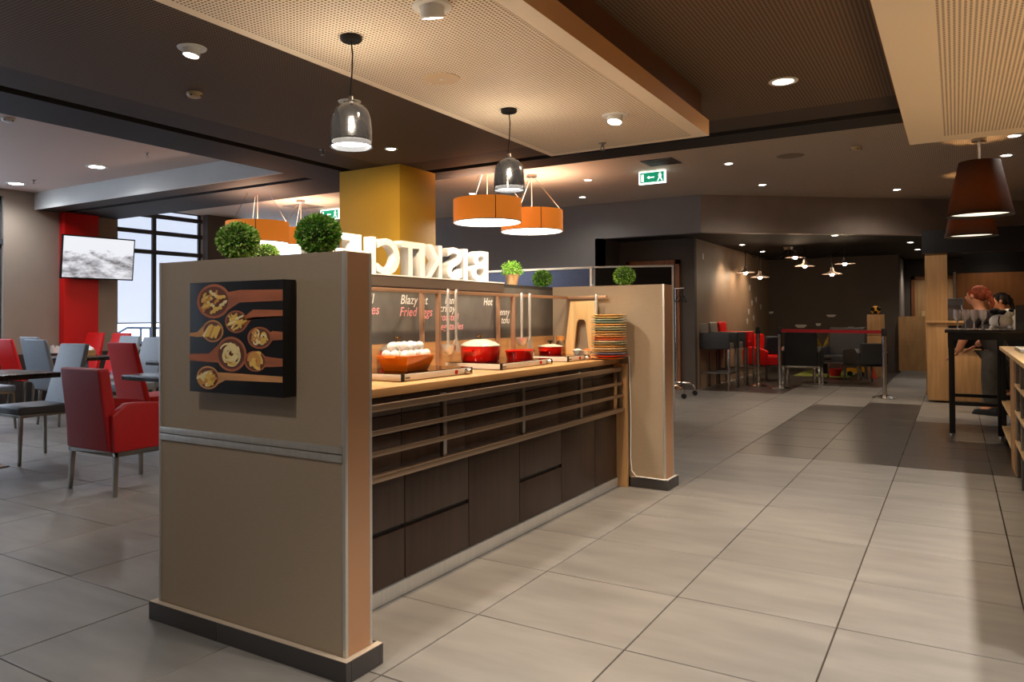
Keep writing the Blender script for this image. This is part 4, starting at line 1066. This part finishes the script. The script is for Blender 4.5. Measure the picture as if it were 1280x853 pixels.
# toy shelf and toys, rug
t = thing('cube_shelf', 'tall stack of oak storage cubes with toys', 'shelf', (-1.32, 17.0, 0), .06)
for z0, z1 in ((0, .40), (.56, .81), (.82, 1.22)):
    MB().box(-.15, .15, -.15, .15, z0, z1).build('cube_box', M_LWOODV, t, bevel=.004)
for x in (-.15, .132): MB().box(x, x+.018, -.15, .15, .40, .56).build('niche_side', M_LWOODV, t)
M_TOYY = mat('yellow_toy', (226, 160, 24), .5)
def toy(name, p, label, parts):
    t = thing(name, label, 'toy', p)
    for nm, mb, m_ in parts: mb.build(nm, m_, t, smooth=True)
    return t
toy('toy_ball', (-1.32, 16.98, 1.222), 'yellow and black toy ball on top of the cube shelf', [('ball', MB().sphere((0, 0, .085), .085), M_TOYY), ('patch', MB().sphere((-.04, -.05, .1), .045), M_BLACK), ('patch', MB().sphere((.055, -.045, .11), .045), M_BLACK), ('patch', MB().sphere((0, -.05, .05), .042), M_BLACK)])
toy('toy_basket', onZ(1044, 470, .014).to_tuple(), 'red toy basket on the play rug', [('basket', MB().shell([(.0001, .0), (.09, 0), (.13, .14), (.12, .14), (.085, .012), (.0001, .012)], n=20), mat('red_plastic', (206, 40, 44), .4)), ('handle', MB().tube([(-.12, 0, .13), (-.08, 0, .24), (.08, 0, .24), (.12, 0, .13)], .01, 6), MATS['red_plastic'])])
toy('toy_truck', onZ(1070, 470.5, .0).to_tuple(), 'yellow toy truck between the play rug and the cube shelf', [('body', MB().box(-.16, .16, -.08, .08, .07, .16), M_TOYY), ('cab', MB().box(.02, .15, -.075, .075, .16, .28), M_TOYY), ('wheel', MB().lathe([(0, -.02), (.05, -.02), (.05, .02), (0, .02)], (-.1, -.09, .052), 14, 'y'), M_BLACK), ('wheel', MB().lathe([(0, -.02), (.05, -.02), (.05, .02), (0, .02)], (.1, -.09, .052), 14, 'y'), M_BLACK)])
toy('toy_cone', onZ(1092, 473, .0).to_tuple(), 'small red toy cone before the cube shelf', [('base', MB().box(-.06, .06, -.06, .06, 0, .012), mat('cone_red', (214, 52, 30), .5)), ('cone', MB().lathe([(.045, .012), (.008, .2), (0, .2)], n=16), MATS['cone_red'])])
toy('toy_plane', (-1.32, 16.93, .402), 'pink and white toy lying in the niche of the cube shelf', [('body', MB().sphere((0, 0, .045), .044, sc=(2.4, 1, 1)), mat('pink_toy', (226, 170, 176), .5)), ('wing', MB().box(-.04, .04, -.15, .05, .04, .06), M_WHITE)])
r0 = MB().box(-2.75, -1.75, 16.45, 18.2, 0, .012).build('play_rug', mat('green_patterned_rug', (138, 146, 70), .95, noise=.5, nscale=5)); tag(r0, 'green patterned play rug in front of the lounge back wall', 'rug')
pl = onY(1031, 428, 17.6)
t = thing('leafy_plant', 'bushy yellow-green plant in a dark pot behind the lounge table', 'plant', (pl.x, 17.3, .012))
MB().lathe([(.12, 0), (.16, .3), (.15, .3), (0, .28)], n=18).build('planter', M_BLACK, t, smooth=True)
rs = random.Random(9); mb = MB()
for k in range(70):
    a_ = rs.uniform(0, 6.28); el = rs.uniform(.2, 1.3); L_ = rs.uniform(.25, .62); d_ = Vector((math.cos(a_)*math.cos(el), math.sin(a_)*math.cos(el), math.sin(el))); s_ = Vector((-math.sin(a_), math.cos(a_), 0))*.045
    b_ = Vector((0, 0, .28)); m_ = b_+d_*L_*.6; mb._add([b_, m_+s_, b_+d_*L_+Vector((0, 0, -.04)), m_-s_], [(0, 1, 2, 3)])
mb.build('foliage', mat('ochre_leaf', (150, 126, 48), .6, noise=.5, nscale=8), t, kind='stuff')
# wall decals
def decal(name, p, w_, h_, label, plane, grp):
    pts = [(w_*.5*math.cos(a_)*(1+.25*math.sin(3*a_)), h_*.5*math.sin(a_)*(1+.3*math.cos(2*a_))) for a_ in [2*PI*k/16 for k in range(16)]]
    mb = MB()
    if plane == 'y': mb.prism(pts, -.002, 0, 'xz')
    else: mb.prism(pts, 0, .002, 'yz')
    o = mb.build(name, mat('white_decal', (214, 208, 200), .7)); o.location = p; tag(o, label, 'wall decal', grp)
for u, v, w_, h_ in ((963, 391, .13, .07), (1001, 408, .22, .1), (1023, 406, .1, .08), (1039, 395, .18, .07), (1064, 410, .12, .06)):
    q_ = onY(u, v, 18.4); decal('bird_decal', (q_.x, 18.399, q_.z), w_, h_, 'small white bird decal on the lounge back wall', 'y', 'decals on the back wall')
for u, v in ((937, 360), (945, 375), (936, 390), (942, 398), (951, 384), (934, 402), (940, 379)):
    q_ = onX(u, v, -3.57); decal('feather_decal', (-3.569, q_.y, q_.z), .14, .16, 'small white feather decal on the taupe side wall', 'x', 'decals on the side wall')
# spider lamp cluster
cen = Vector((-2.6, 15.2, RC))
t = thing('spider_chandelier', 'spider chandelier with six small metal shades', 'chandelier', tuple(cen))
MB().lathe([(0, -.05), (.07, -.05), (.09, 0), (0, 0)], n=20).build('ceiling_rose', M_CHROME, t, smooth=True)
for (u, v) in ((932, 341), (950, 347), (994, 322), (1006, 333), (1040, 343), (1056, 330)):
    q_ = onY(u, v, 15.2+(u-990)*.003) - cen
    hk = Vector((q_.x, q_.y, -.02))
    mid = (hk*.5)+Vector((0, 0, -.22))
    mb = MB().tube([(0, 0, -.03), hk*.2+Vector((0, 0, -.16)), mid, hk*.82+Vector((0, 0, -.14)), hk, Vector((q_.x, q_.y, q_.z+.1))], .008, 6)
    mb.build('cord', M_BLACK, t, smooth=True)
    sh = MB().shell([(.02, .12), (.025, .06), (.06, .03), (.17, .0), (.172, .004), (.06, .036), (.03, .07), (.025, .12)], n=24).build('lamp_shade', mat('tin_shade', (170, 150, 138), .5, .2), t, smooth=True)
    sh.location = q_
    MB().sphere((0, 0, .005), .04, 14, 8).build('bulb', emitter('small_bulb', (255, 240, 216), 30), sh, smooth=True)
    lamp_light('POINT', (q_.x, q_.y, q_.z-.06), 3.2, WARM, t, .05)
# lounge downlights
for (u, v) in ((1138, 303), (1147, 312)):
    downlight(tuple(onZ(u, v, RC)), 'small downlight in the black ceiling near the corridor door', 26, NEUT, r=.05, grp='corridor downlights', spot=120)
downlight(tuple(onZ(1240, 304, RC)), 'small downlight in the black ceiling over the kitchen pass', 26, NEUT, r=.05, spot=120)
for y in (14.2, 15.9):
    downlight((-3.2, y, RC), 'small downlight washing the taupe lounge wall', 42, WARM, r=.05, grp='wall washers of the lounge', spot=95, aim=(-3.5, y, .6))
downlight((-.5, 19.7, RC), 'small downlight in front of the oak corridor door', 30, NEUT, r=.05, spot=140)
downlight((-1.6, 13.4, RC), 'small downlight above the barrier belt', 14, WARM, r=.05, spot=110)
# striped wall plates
t = tag(B(-3.569, -3.56, 12.95, 13.03, 2.16, 2.26).build('wall_sensor', M_WHITE, bevel=.003), 'small white sensor high on the taupe lounge wall', 'sensor')

# ================================================================ RIGHT SIDE: BAR TABLE, BUFFET UNIT, KITCHEN PASS
M_BKM = mat('black_powder_coat', (14, 13, 13), .45)
tl = onZ(1190, 544, 0); bx0, by0 = tl.x-.02, tl.y-.02
bx1, by1 = bx0+1.3, by0+1.0
zt = 1.055
t = thing('bar_table', 'tall black bar table with dark wooden top', 'table', (bx0, by0, 0))
W_, D_ = bx1-bx0, by1-by0
MB().box(-.03, W_+.03, -.03, D_+.03, zt-.03, zt).build('tabletop', M_TTOP, t, bevel=.003)
MB().box(0, W_, 0, .05, zt-.1, zt-.03).box(0, W_, D_-.05, D_, zt-.1, zt-.03).box(0, .05, .05, D_-.05, zt-.1, zt-.03).box(W_-.05, W_, .05, D_-.05, zt-.1, zt-.03).build('apron', M_BKM, t)
for x in (0, .40, W_-.05):
    for y in (0, D_-.05):
        if x == .40 and y > 0: continue
        MB().box(x, x+.05, y, y+.05, .02, zt-.1).build('leg', M_BKM, t, bevel=.002)
        MB().lathe([(.02, 0), (.02, .02), (0, .02)], (x+.025, y+.025, 0), 12).build('levelling_foot', M_STEEL, t)
MB().box(.05, W_-.05, .01, .04, .30, .335).build('stretcher', M_BKM, t); MB().box(.05, W_-.05, D_-.04, D_-.01, .30, .335).build('stretcher', M_BKM, t)
MB().box(.01, .04, .05, D_-.05, .30, .335).build('stretcher', M_BKM, t)
# glasses in rows
gm = MB().shell([(.0001, 0), (.03, 0), (.031, .003), (.006, .008), (.005, .075), (.012, .085), (.033, .12), (.036, .16), (.031, .2), (.0295, .2), (.034, .16), (.031, .122), (.01, .09), (.0001, .086)], n=14).mesh('wine_glass', mat('glassware', (246, 238, 236), .05, trans=.6), smooth=True)
for i in range(4):
    for j in range(4):
        o = bpy.data.objects.new('wine_glass', gm); COL.objects.link(o); o.location = (.012+i*.072, 9.26+j*.075, zt)
        tag(o, 'clear stemmed glass among the rows on the bar table', 'glass', 'glasses on the bar table')
# plush toy
t = thing('plush_toy', 'white fluffy plush animal with black ears on the bar table', 'toy', (.375, 9.2, zt))
t.scale = (.8, .8, .8)
M_PL = mat('white_plush', (232, 228, 220), .95, noise=.08, nscale=60, bump=.6); M_PB = mat('black_plush', (18, 17, 18), .95)
MB().sphere((0, 0, .1), .1, 18, 12, (1.25, .95, .95)).build('body', M_PL, t, smooth=True)
hd = MB().sphere((.07, -.02, .2), .062, 16, 10, (1.1, 1, .95)).build('head', M_PL, t, smooth=True)
MB().sphere((-.055, -.01, .225), .055, 14, 8, (1.1, .8, .75)).build('ear', M_PB, t, smooth=True); MB().sphere((.1, -.06, .235), .03, 14, 8, (1.0, .8, .75)).build('ear', M_PB, t, smooth=True)
MB().sphere((.02, -.05, .215), .04, 14, 8, (1.4, .8, .8)).build('muzzle', M_PB, t, smooth=True)
for sx in (-.09, .09): MB().sphere((sx, -.07, .03), .032, 12, 8, (1, 1.3, .9)).build('paw', M_PL, t, smooth=True)
MB().tube([(-.02, -.098, .17), (-.03, -.1, .1), (-.02, -.09, .05)], .008, 6).build('ribbon', M_PB, t, smooth=True)
# menu holders / small screens on the table's far side
o = MB().hexa([(0, 0, 0), (.26, 0, 0), (.26, .12, 0), (0, .12, 0), (0, .05, .24), (.26, .05, .24), (.26, .06, .24), (0, .06, .24)]).build('till_screen', mat('dark_screen', (34, 38, 44), .25)); o.location = (.49, 9.12, zt); tag(o, 'dark slanted till screen on the bar table', 'screen')
o = MB().prism([(0, 0), (.10, 0), (.085, .2), (.0, .2)], 0, .012, 'xz').build('menu_card', M_WHITE); o.location = (.47, 9.8, zt); tag(o, 'white standing menu card on the bar table', 'card')
o = MB().box(0, .16, 0, .05, 0, .22).build('card_box', mat('pinkish_grey_card', (168, 150, 148), .6), bevel=.003); o.location = (.62, 9.85, zt); tag(o, 'pinkish grey box standing at the back of the bar table', 'box')
# tapered lamp shades
def cone_lamp(x, y, zb, rb, rt, h, label, zc):
    t = thing('pendant_lamp', label, 'pendant lamp', (x, y, zb))
    MB().shell([(rb, 0), (rt, h), (rt-.004, h), (rb-.004, 0)], n=48).build('lamp_shade', M_SHADE_T, t, smooth=True)
    MB().lathe([(0, .03), (rb-.02, .03), (rb-.02, .034), (0, .034)], n=40).build('diffuser', M_DIFF2, t)
    MB().lathe([(0, zc-zb), (.07, zc-zb), (.07, zc-zb-.03), (0, zc-zb-.03)][::-1], n=20).build('ceiling_rose', M_CHROME, t, smooth=True)
    MB().tube([(0, 0, zc-zb-.02), (0, 0, h*.45)], .012, 8).build('stem', M_WHITE, t, smooth=True)
    MB().box(-rt, rt, -.004, .004, h-.03, h-.024).build('shade_spider', M_CHROME, t)
    MB().sphere((0, 0, h*.42), .05, 14, 10).build('bulb', emitter('amber_bulb', (255, 190, 110), 45), t, smooth=True)
    lamp_light('SPOT', (0, 0, .02), 60, WARM, t, .12, 150, .4, (x, y, 0))
    return t
M_SHADE_T = mat('black_fabric_shade_glow', (30, 23, 18), .85, noise=.35, nscale=160, trans=.0)
_N, _L = M_SHADE_T.node_tree.nodes, M_SHADE_T.node_tree.links
_tr = _N.new('ShaderNodeBsdfTranslucent'); _tr.inputs[0].default_value = (.6, .3, .08, 1)
_mx = _N.new('ShaderNodeMixShader'); _mx.inputs[0].default_value = .15
_L.new(_N['Principled BSDF'].outputs[0], _mx.inputs[1]); _L.new(_tr.outputs[0], _mx.inputs[2]); _L.new(_mx.outputs[0], _N['Material Output'].inputs[0])
M_DIFF2 = emitter('shade_diffuser', (255, 238, 208), 1.1)
MATS['shade_lining'] = M_SHIN
cs = onY(1225, 270, 9.65)
cone_lamp(cs.x, 9.65, cs.z, .30, .185, .57, 'tall tapered black lamp shade glowing over the bar table', ZF)
cs2 = onY(1214, 296, 12.0)
cone_lamp(cs2.x, 12.0, cs2.z, .30, .185, .57, 'tapered black lamp shade hanging behind the glowing one', ZF)

# buffet unit at the right edge
t = thing('buffet_unit', 'oak and steel buffet unit with open shelf end beside the aisle', 'buffet unit', (.36, 7.0, 0))
MB().box(-.012, .8, -4.0, 1.98, .868, .9).build('top_board', M_BOARD, t, bevel=.003)
MB().box(0, .76, .02, .05, .0, .866).box(0, .03, .05, .5, 0, .866).box(0, .76, .5, .53, 0, .866).build('end_panel', M_LWOODV, t, bevel=.002)
MB().box(.06, .76, -3.95, .015, .05, .86).build('carcass', mat('buffet_inner', (52, 40, 32), .5), t)
MB().box(.4, .76, .535, 1.93, .13, .86).build('shelf_back', MATS['buffet_inner'], t)
for z_ in (.12, .36): MB().box(.0, .4, .535, 1.93, z_, z_+.025).build('shelf', M_BOARD, t, bevel=.002)
for z_ in (.25, .47, .67): MB().box(.0, .06, -3.95, .012, z_, z_+.022).build('shelf_edge', M_BOARD, t, bevel=.002)
for k in range(8):
    y = -.02-.5*k
    MB().box(.005, .03, y-.025, y, 0, .866).build('upright', M_CHROME, t, bevel=.002)
    if k < 7:
        for z_ in (.3, .52, .73): MB().tube([(.02, y-.03, z_), (.02, y-.47, z_)], .006, 6).tube([(.02, y-.03, z_+.05), (.02, y-.47, z_+.05)], .006, 6).build('basket_wire', M_STEEL, t, smooth=True)
for x, y in ((.05, 1.5), (.7, 1.5), (.05, .62)):
    MB().lathe([(0, -.015), (.045, -.015), (.045, .015), (0, .015)], (x, y, .046), 16, 'y').build('caster', M_BLACK, t, smooth=True)
    MB().box(x-.02, x+.02, y-.02, y+.02, .07, .12).build('caster_fork', M_BKM, t)
for x in (.02, .38):
    MB().box(x-.015, x+.015, 1.9, 1.93, .06, .866).build('shelf_post', M_BKM, t)
o = MB().box(0, .5, 0, .7, 0, .03).build('steel_tray', M_ALU, bevel=.008); o.location = (.42, 7.4, .901); tag(o, 'steel tray on the buffet unit', 'tray')
o = MB().box(.0, .34, 0, .4, 0, .025).build('beech_board', M_BOARD, bevel=.005); o.location = (.5, 6.2, .901); tag(o, 'pale beech board on the buffet unit', 'board')

# oak service counter with opening, pillar, kitchen pass
cb = onZ(1160, 503, 0)
t = thing('service_counter', 'oak service counter with an open niche before the kitchen', 'counter', (cb.x, cb.y, 0))
MB().box(0, .24, 0, .5, .03, 1.09).build('side_block', M_LWOODV, t, bevel=.003)
MB().box(.24, .62, .04, .5, .03, .72).build('lower_block', M_LWOODV, t, bevel=.003)
MB().box(.24, 1.6, .3, .5, .72, 1.02).build('niche_back', M_BLACK, t)
MB().box(-.02, 1.7, -.02, .55, 1.09, 1.12).build('top_board', M_LWOODV, t, bevel=.003)
MB().box(.24, .62, .02, .42, .72, .74).build('niche_floor', M_LWOODV, t)
# coffee machine on a back counter
t = thing('back_counter', 'dark back counter of the kitchen', 'counter', (.0, 14.9, 0))
MB().box(-.1, 2.6, 0, .6, 0, 1.03).build('cabinet', M_BLACK, t); MB().box(-.12, 2.65, -.03, .62, 1.03, 1.06).build('worktop', M_LWOOD, t)
q_ = onY(1192, 385, 15.1)
t = thing('coffee_machine', 'steel and black coffee machine behind the oak pillar', 'coffee machine', (q_.x, 15.1, 1.062))
MB().box(-.13, .13, -.12, .2, 0, .12).build('drip_base', M_CHROME, t, bevel=.01); MB().box(-.14, .1, 0, .2, .12, .34).build('boiler_housing', mat('silver_grey', (170, 168, 164), .35), t, bevel=.015)
MB().box(-.14, .14, -.1, .2, .30, .42).build('top_housing', MATS['silver_grey'], t, bevel=.02); MB().tube([(.06, -.08, .22), (.2, -.12, .2)], .015, 8).build('portafilter_handle', M_BLACK, t, smooth=True)
MB().tube([(.11, -.06, .3), (.14, -.08, .1)], .008, 8).build('steam_wand', M_STEEL, t, smooth=True)
q_ = onY(1240, 375, 16.38)
pn = struct('trim_3', B(q_.x-.55, q_.x+.62, 16.36, 16.4, 1.0, 1.95), wood('dim_wood_panel', (128, 84, 46), .5, .2, (1, 1, .1), 10))
MB().box(q_.x-.57, q_.x-.53, 16.33, 16.4, .95, 1.98).build('panel_edge', M_STEEL, pn)
downlight((q_.x, 15.9, RC), 'small downlight above the kitchen panel', 12, WARM, r=.05, spot=120)

# ================================================================ PEOPLE
def person(label, loc, rz, joints, edges, parts_col, name='person'):
    t = thing(name, label, 'person', loc, rz)
    return t
def skinned(name, pts, edges, root, m_, parent, sub=2):
    me = bpy.data.meshes.new(name)
    me.from_pydata([p[:3] for p in pts], edges, [])
    o = bpy.data.objects.new(name, me); COL.objects.link(o); o.parent = parent
    sk = o.modifiers.new('skin', 'SKIN'); sk.use_smooth_shade = True
    for i, p in enumerate(pts):
        r = p[3]; me.skin_vertices[0].data[i].radius = (r, p[4] if len(p) > 4 else r)
    for i in range(len(pts)): me.skin_vertices[0].data[i].use_root = (i == root)
    ss = o.modifiers.new('sub', 'SUBSURF'); ss.levels = sub; ss.render_levels = sub
    for mm in (m_ if isinstance(m_, (list, tuple)) else [m_]): me.materials.append(mm)
    return o
M_SKIN = mat('skin', (206, 140, 104), .5)
def staff(label, loc, rz, lean, shirt, trousers, hair, hand_down=True, crouch=0.0):
    t = thing('person', label, 'person', loc, rz)
    dz = -crouch
    hip = (0, -.05, .95+dz, .15, .11)
    f = lean
    ch = (0, f*.6, 1.28+dz-.1*f, .17, .11); nk = (0, f*.95, 1.47+dz-.18*f, .06, .06); 
    pts = [hip, (0, f*.25-.02, 1.1+dz, .145, .1), ch, (0, f*.85, 1.42+dz-.16*f, .1, .08), nk,
           (-.19, f*.8, 1.38+dz-.16*f, .062), (-.27, f*.8+.08, 1.12+dz-.1*f, .05), (-.25, f*.8+.16, .93+dz, .038),
           (.19, f*.8, 1.38+dz-.16*f, .062), (.27, f*.8+.08, 1.12+dz-.1*f, .05), (.22, f*.8+.2, 1.0+dz, .038)]
    tp = [(p[0], p[1], p[2], p[3]*.8, p[4]*.8) for p in pts[:4]]+pts[4:]
    body = skinned('body', tp+[(0, f*1.08, 1.54+dz-.2*f, .06, .06), (0, f*1.15+.02, 1.62+dz-.2*f, .085, .1), (0, f*1.17+.03, 1.71+dz-.2*f, .08, .09)]
                   + [(-.1, -.03, .9+dz, .085, .085), (-.11, .0, .5+dz*.5, .062, .062), (-.11, -.02, .09, .05, .05), (-.11, .1, .045, .045, .04), (.1, -.03, .9+dz, .085, .085), (.11, .04, .5+dz*.5, .062, .062), (.11, .0, .09, .05, .05), (.11, .12, .045, .045, .04)],
                   [(0, 1), (1, 2), (2, 3), (3, 4), (3, 5), (5, 6), (6, 7), (3, 8), (8, 9), (9, 10), (4, 11), (11, 12), (12, 13), (0, 14), (14, 15), (15, 16), (16, 17), (0, 18), (18, 19), (19, 20), (20, 21)], 0, M_SKIN, t)
    # clothing as slightly larger shells over the body
    g_ = .02
    skinned('shirt', [(0, -.055, .9+dz, .175, .135)]+[(p[0], p[1], p[2], p[3]+g_, (p[4] if len(p) > 4 else p[3])+g_) for p in pts[:4]]+[(pts[i][0], pts[i][1], pts[i][2], pts[i][3]+g_) for i in (5, 6, 8, 9)], [(0, 1), (1, 2), (2, 3), (3, 4), (4, 5), (5, 6), (4, 7), (7, 8)], 0, shirt, t)
    skinned('trousers', [(0, -.05, .99+dz, .165, .125), (-.1, -.03, .88+dz, .115, .115), (-.11, .0, .5+dz*.5, .09, .09), (-.11, -.02, .1, .075, .075), (.1, -.03, .88+dz, .115, .115), (.11, .04, .5+dz*.5, .09, .09), (.11, .0, .1, .075, .075)], [(0, 1), (1, 2), (2, 3), (0, 4), (4, 5), (5, 6)], 0, trousers, t)
    hz = 1.66+dz-.2*f; hy = f*1.16
    rs_ = random.Random(3); hb = MB().sphere((0, hy-.022, hz+.025), .1, 18, 12, (.93, 1.04, 1.02))
    hb.sphere((0, hy-.125, hz+.0), .05, 12, 8, (1, .9, 1.1)); hb.tube([(0, hy-.14, hz-.02), (0, hy-.17, hz-.1), (.01, hy-.15, hz-.18)], [.035, .028, .008], 8)
    for k in range(14):
        a_ = rs_.uniform(-1.5, 4.6); hb.tube([(.08*math.cos(a_), hy-.02+.085*math.sin(a_), hz+.085), (.097*math.cos(a_), hy-.02+.1*math.sin(a_), hz+.03), (.098*math.cos(a_), hy-.025+.1*math.sin(a_)-.01, hz-.04)], [.02, .02, .006], 6)
    hb.build('hair', hair, t, smooth=True)
    for sx in (-1, 1):
        MB().hexa([(sx*.11-.05, -.1, 0), (sx*.11+.05, -.1, 0), (sx*.11+.05, .19, 0), (sx*.11-.05, .19, 0), (sx*.11-.045, -.1, .1), (sx*.11+.045, -.1, .1), (sx*.11+.045, .16, .06), (sx*.11-.045, .16, .06)]).build('shoe', M_BLACK, t, bevel=.02)
    MB().sphere((0, hy+.045, hz-.02), .085, 16, 10, (.85, .9, 1.15)).build('face', M_SKIN, t, smooth=True)
    MB().sphere((0, hy+.128, hz-.025), .016, 10, 6, (.8, 1, 1.4)).build('nose', M_SKIN, t, smooth=True)
    for s in (-1, 1):
        MB().sphere((s*.03, hy+.115, hz+.005), .009, 8, 6).build('eye', M_BLACK, t, smooth=True)
        MB().sphere((s*.085, hy+.02, hz-.01), .022, 8, 6, (.5, 1, 1.3)).build('ear', M_SKIN, t, smooth=True)
    MB().tube([(-.022, hy+.118, hz-.065), (0, hy+.124, hz-.068), (.022, hy+.118, hz-.065)], .005, 6).build('mouth', mat('lips', (160, 80, 70), .5), t, smooth=True)
    for sx, wi in ((-1, 7), (1, 10)):
        wx, wy, wz = pts[wi][:3]
        hp = [(wx, wy, wz, .024, .02), (wx, wy+.045, wz-.03, .034, .016), (wx, wy+.075, wz-.05, .036, .014)]
        ed = [(0, 1), (1, 2)]
        for k, (ox, l_) in enumerate(((-.027, .06), (-.009, .07), (.009, .066), (.027, .052))):
            i0 = len(hp); hp += [(wx+ox, wy+.085, wz-.058, .0085), (wx+ox*1.1, wy+.085+l_*.5, wz-.075, .008), (wx+ox*1.1, wy+.085+l_*.8, wz-.1, .007)]
            ed += [(2, i0), (i0, i0+1), (i0+1, i0+2)]
        i0 = len(hp); hp += [(wx-sx*.036, wy+.05, wz-.035, .009), (wx-sx*.052, wy+.08, wz-.05, .008), (wx-sx*.055, wy+.1, wz-.07, .007)]
        ed += [(1, i0), (i0, i0+1), (i0+1, i0+2)]
        skinned('hand', hp, ed, 0, M_SKIN, t, 1)
    return t
q_ = onZ(1228, 508, 0)
staff('person in dark top and grey trousers leaning over behind the bar table', (.38, 11.22, 0), math.radians(62), .15, mat('dark_shirt', (40, 32, 30), .8), mat('grey_trousers', (70, 66, 60), .85, noise=.2, nscale=14), mat('auburn_hair', (136, 60, 28), .85, noise=.4, nscale=30), crouch=.19)
q_ = onY(1250, 380, 13.4)
staff('person with dark hair and dark top standing in the kitchen', (.64, 13.4, 0), math.radians(110), .1, mat('black_shirt', (24, 22, 22), .8), mat('dark_trousers', (30, 28, 28), .8), mat('dark_hair', (26, 18, 14), .6), crouch=.24)
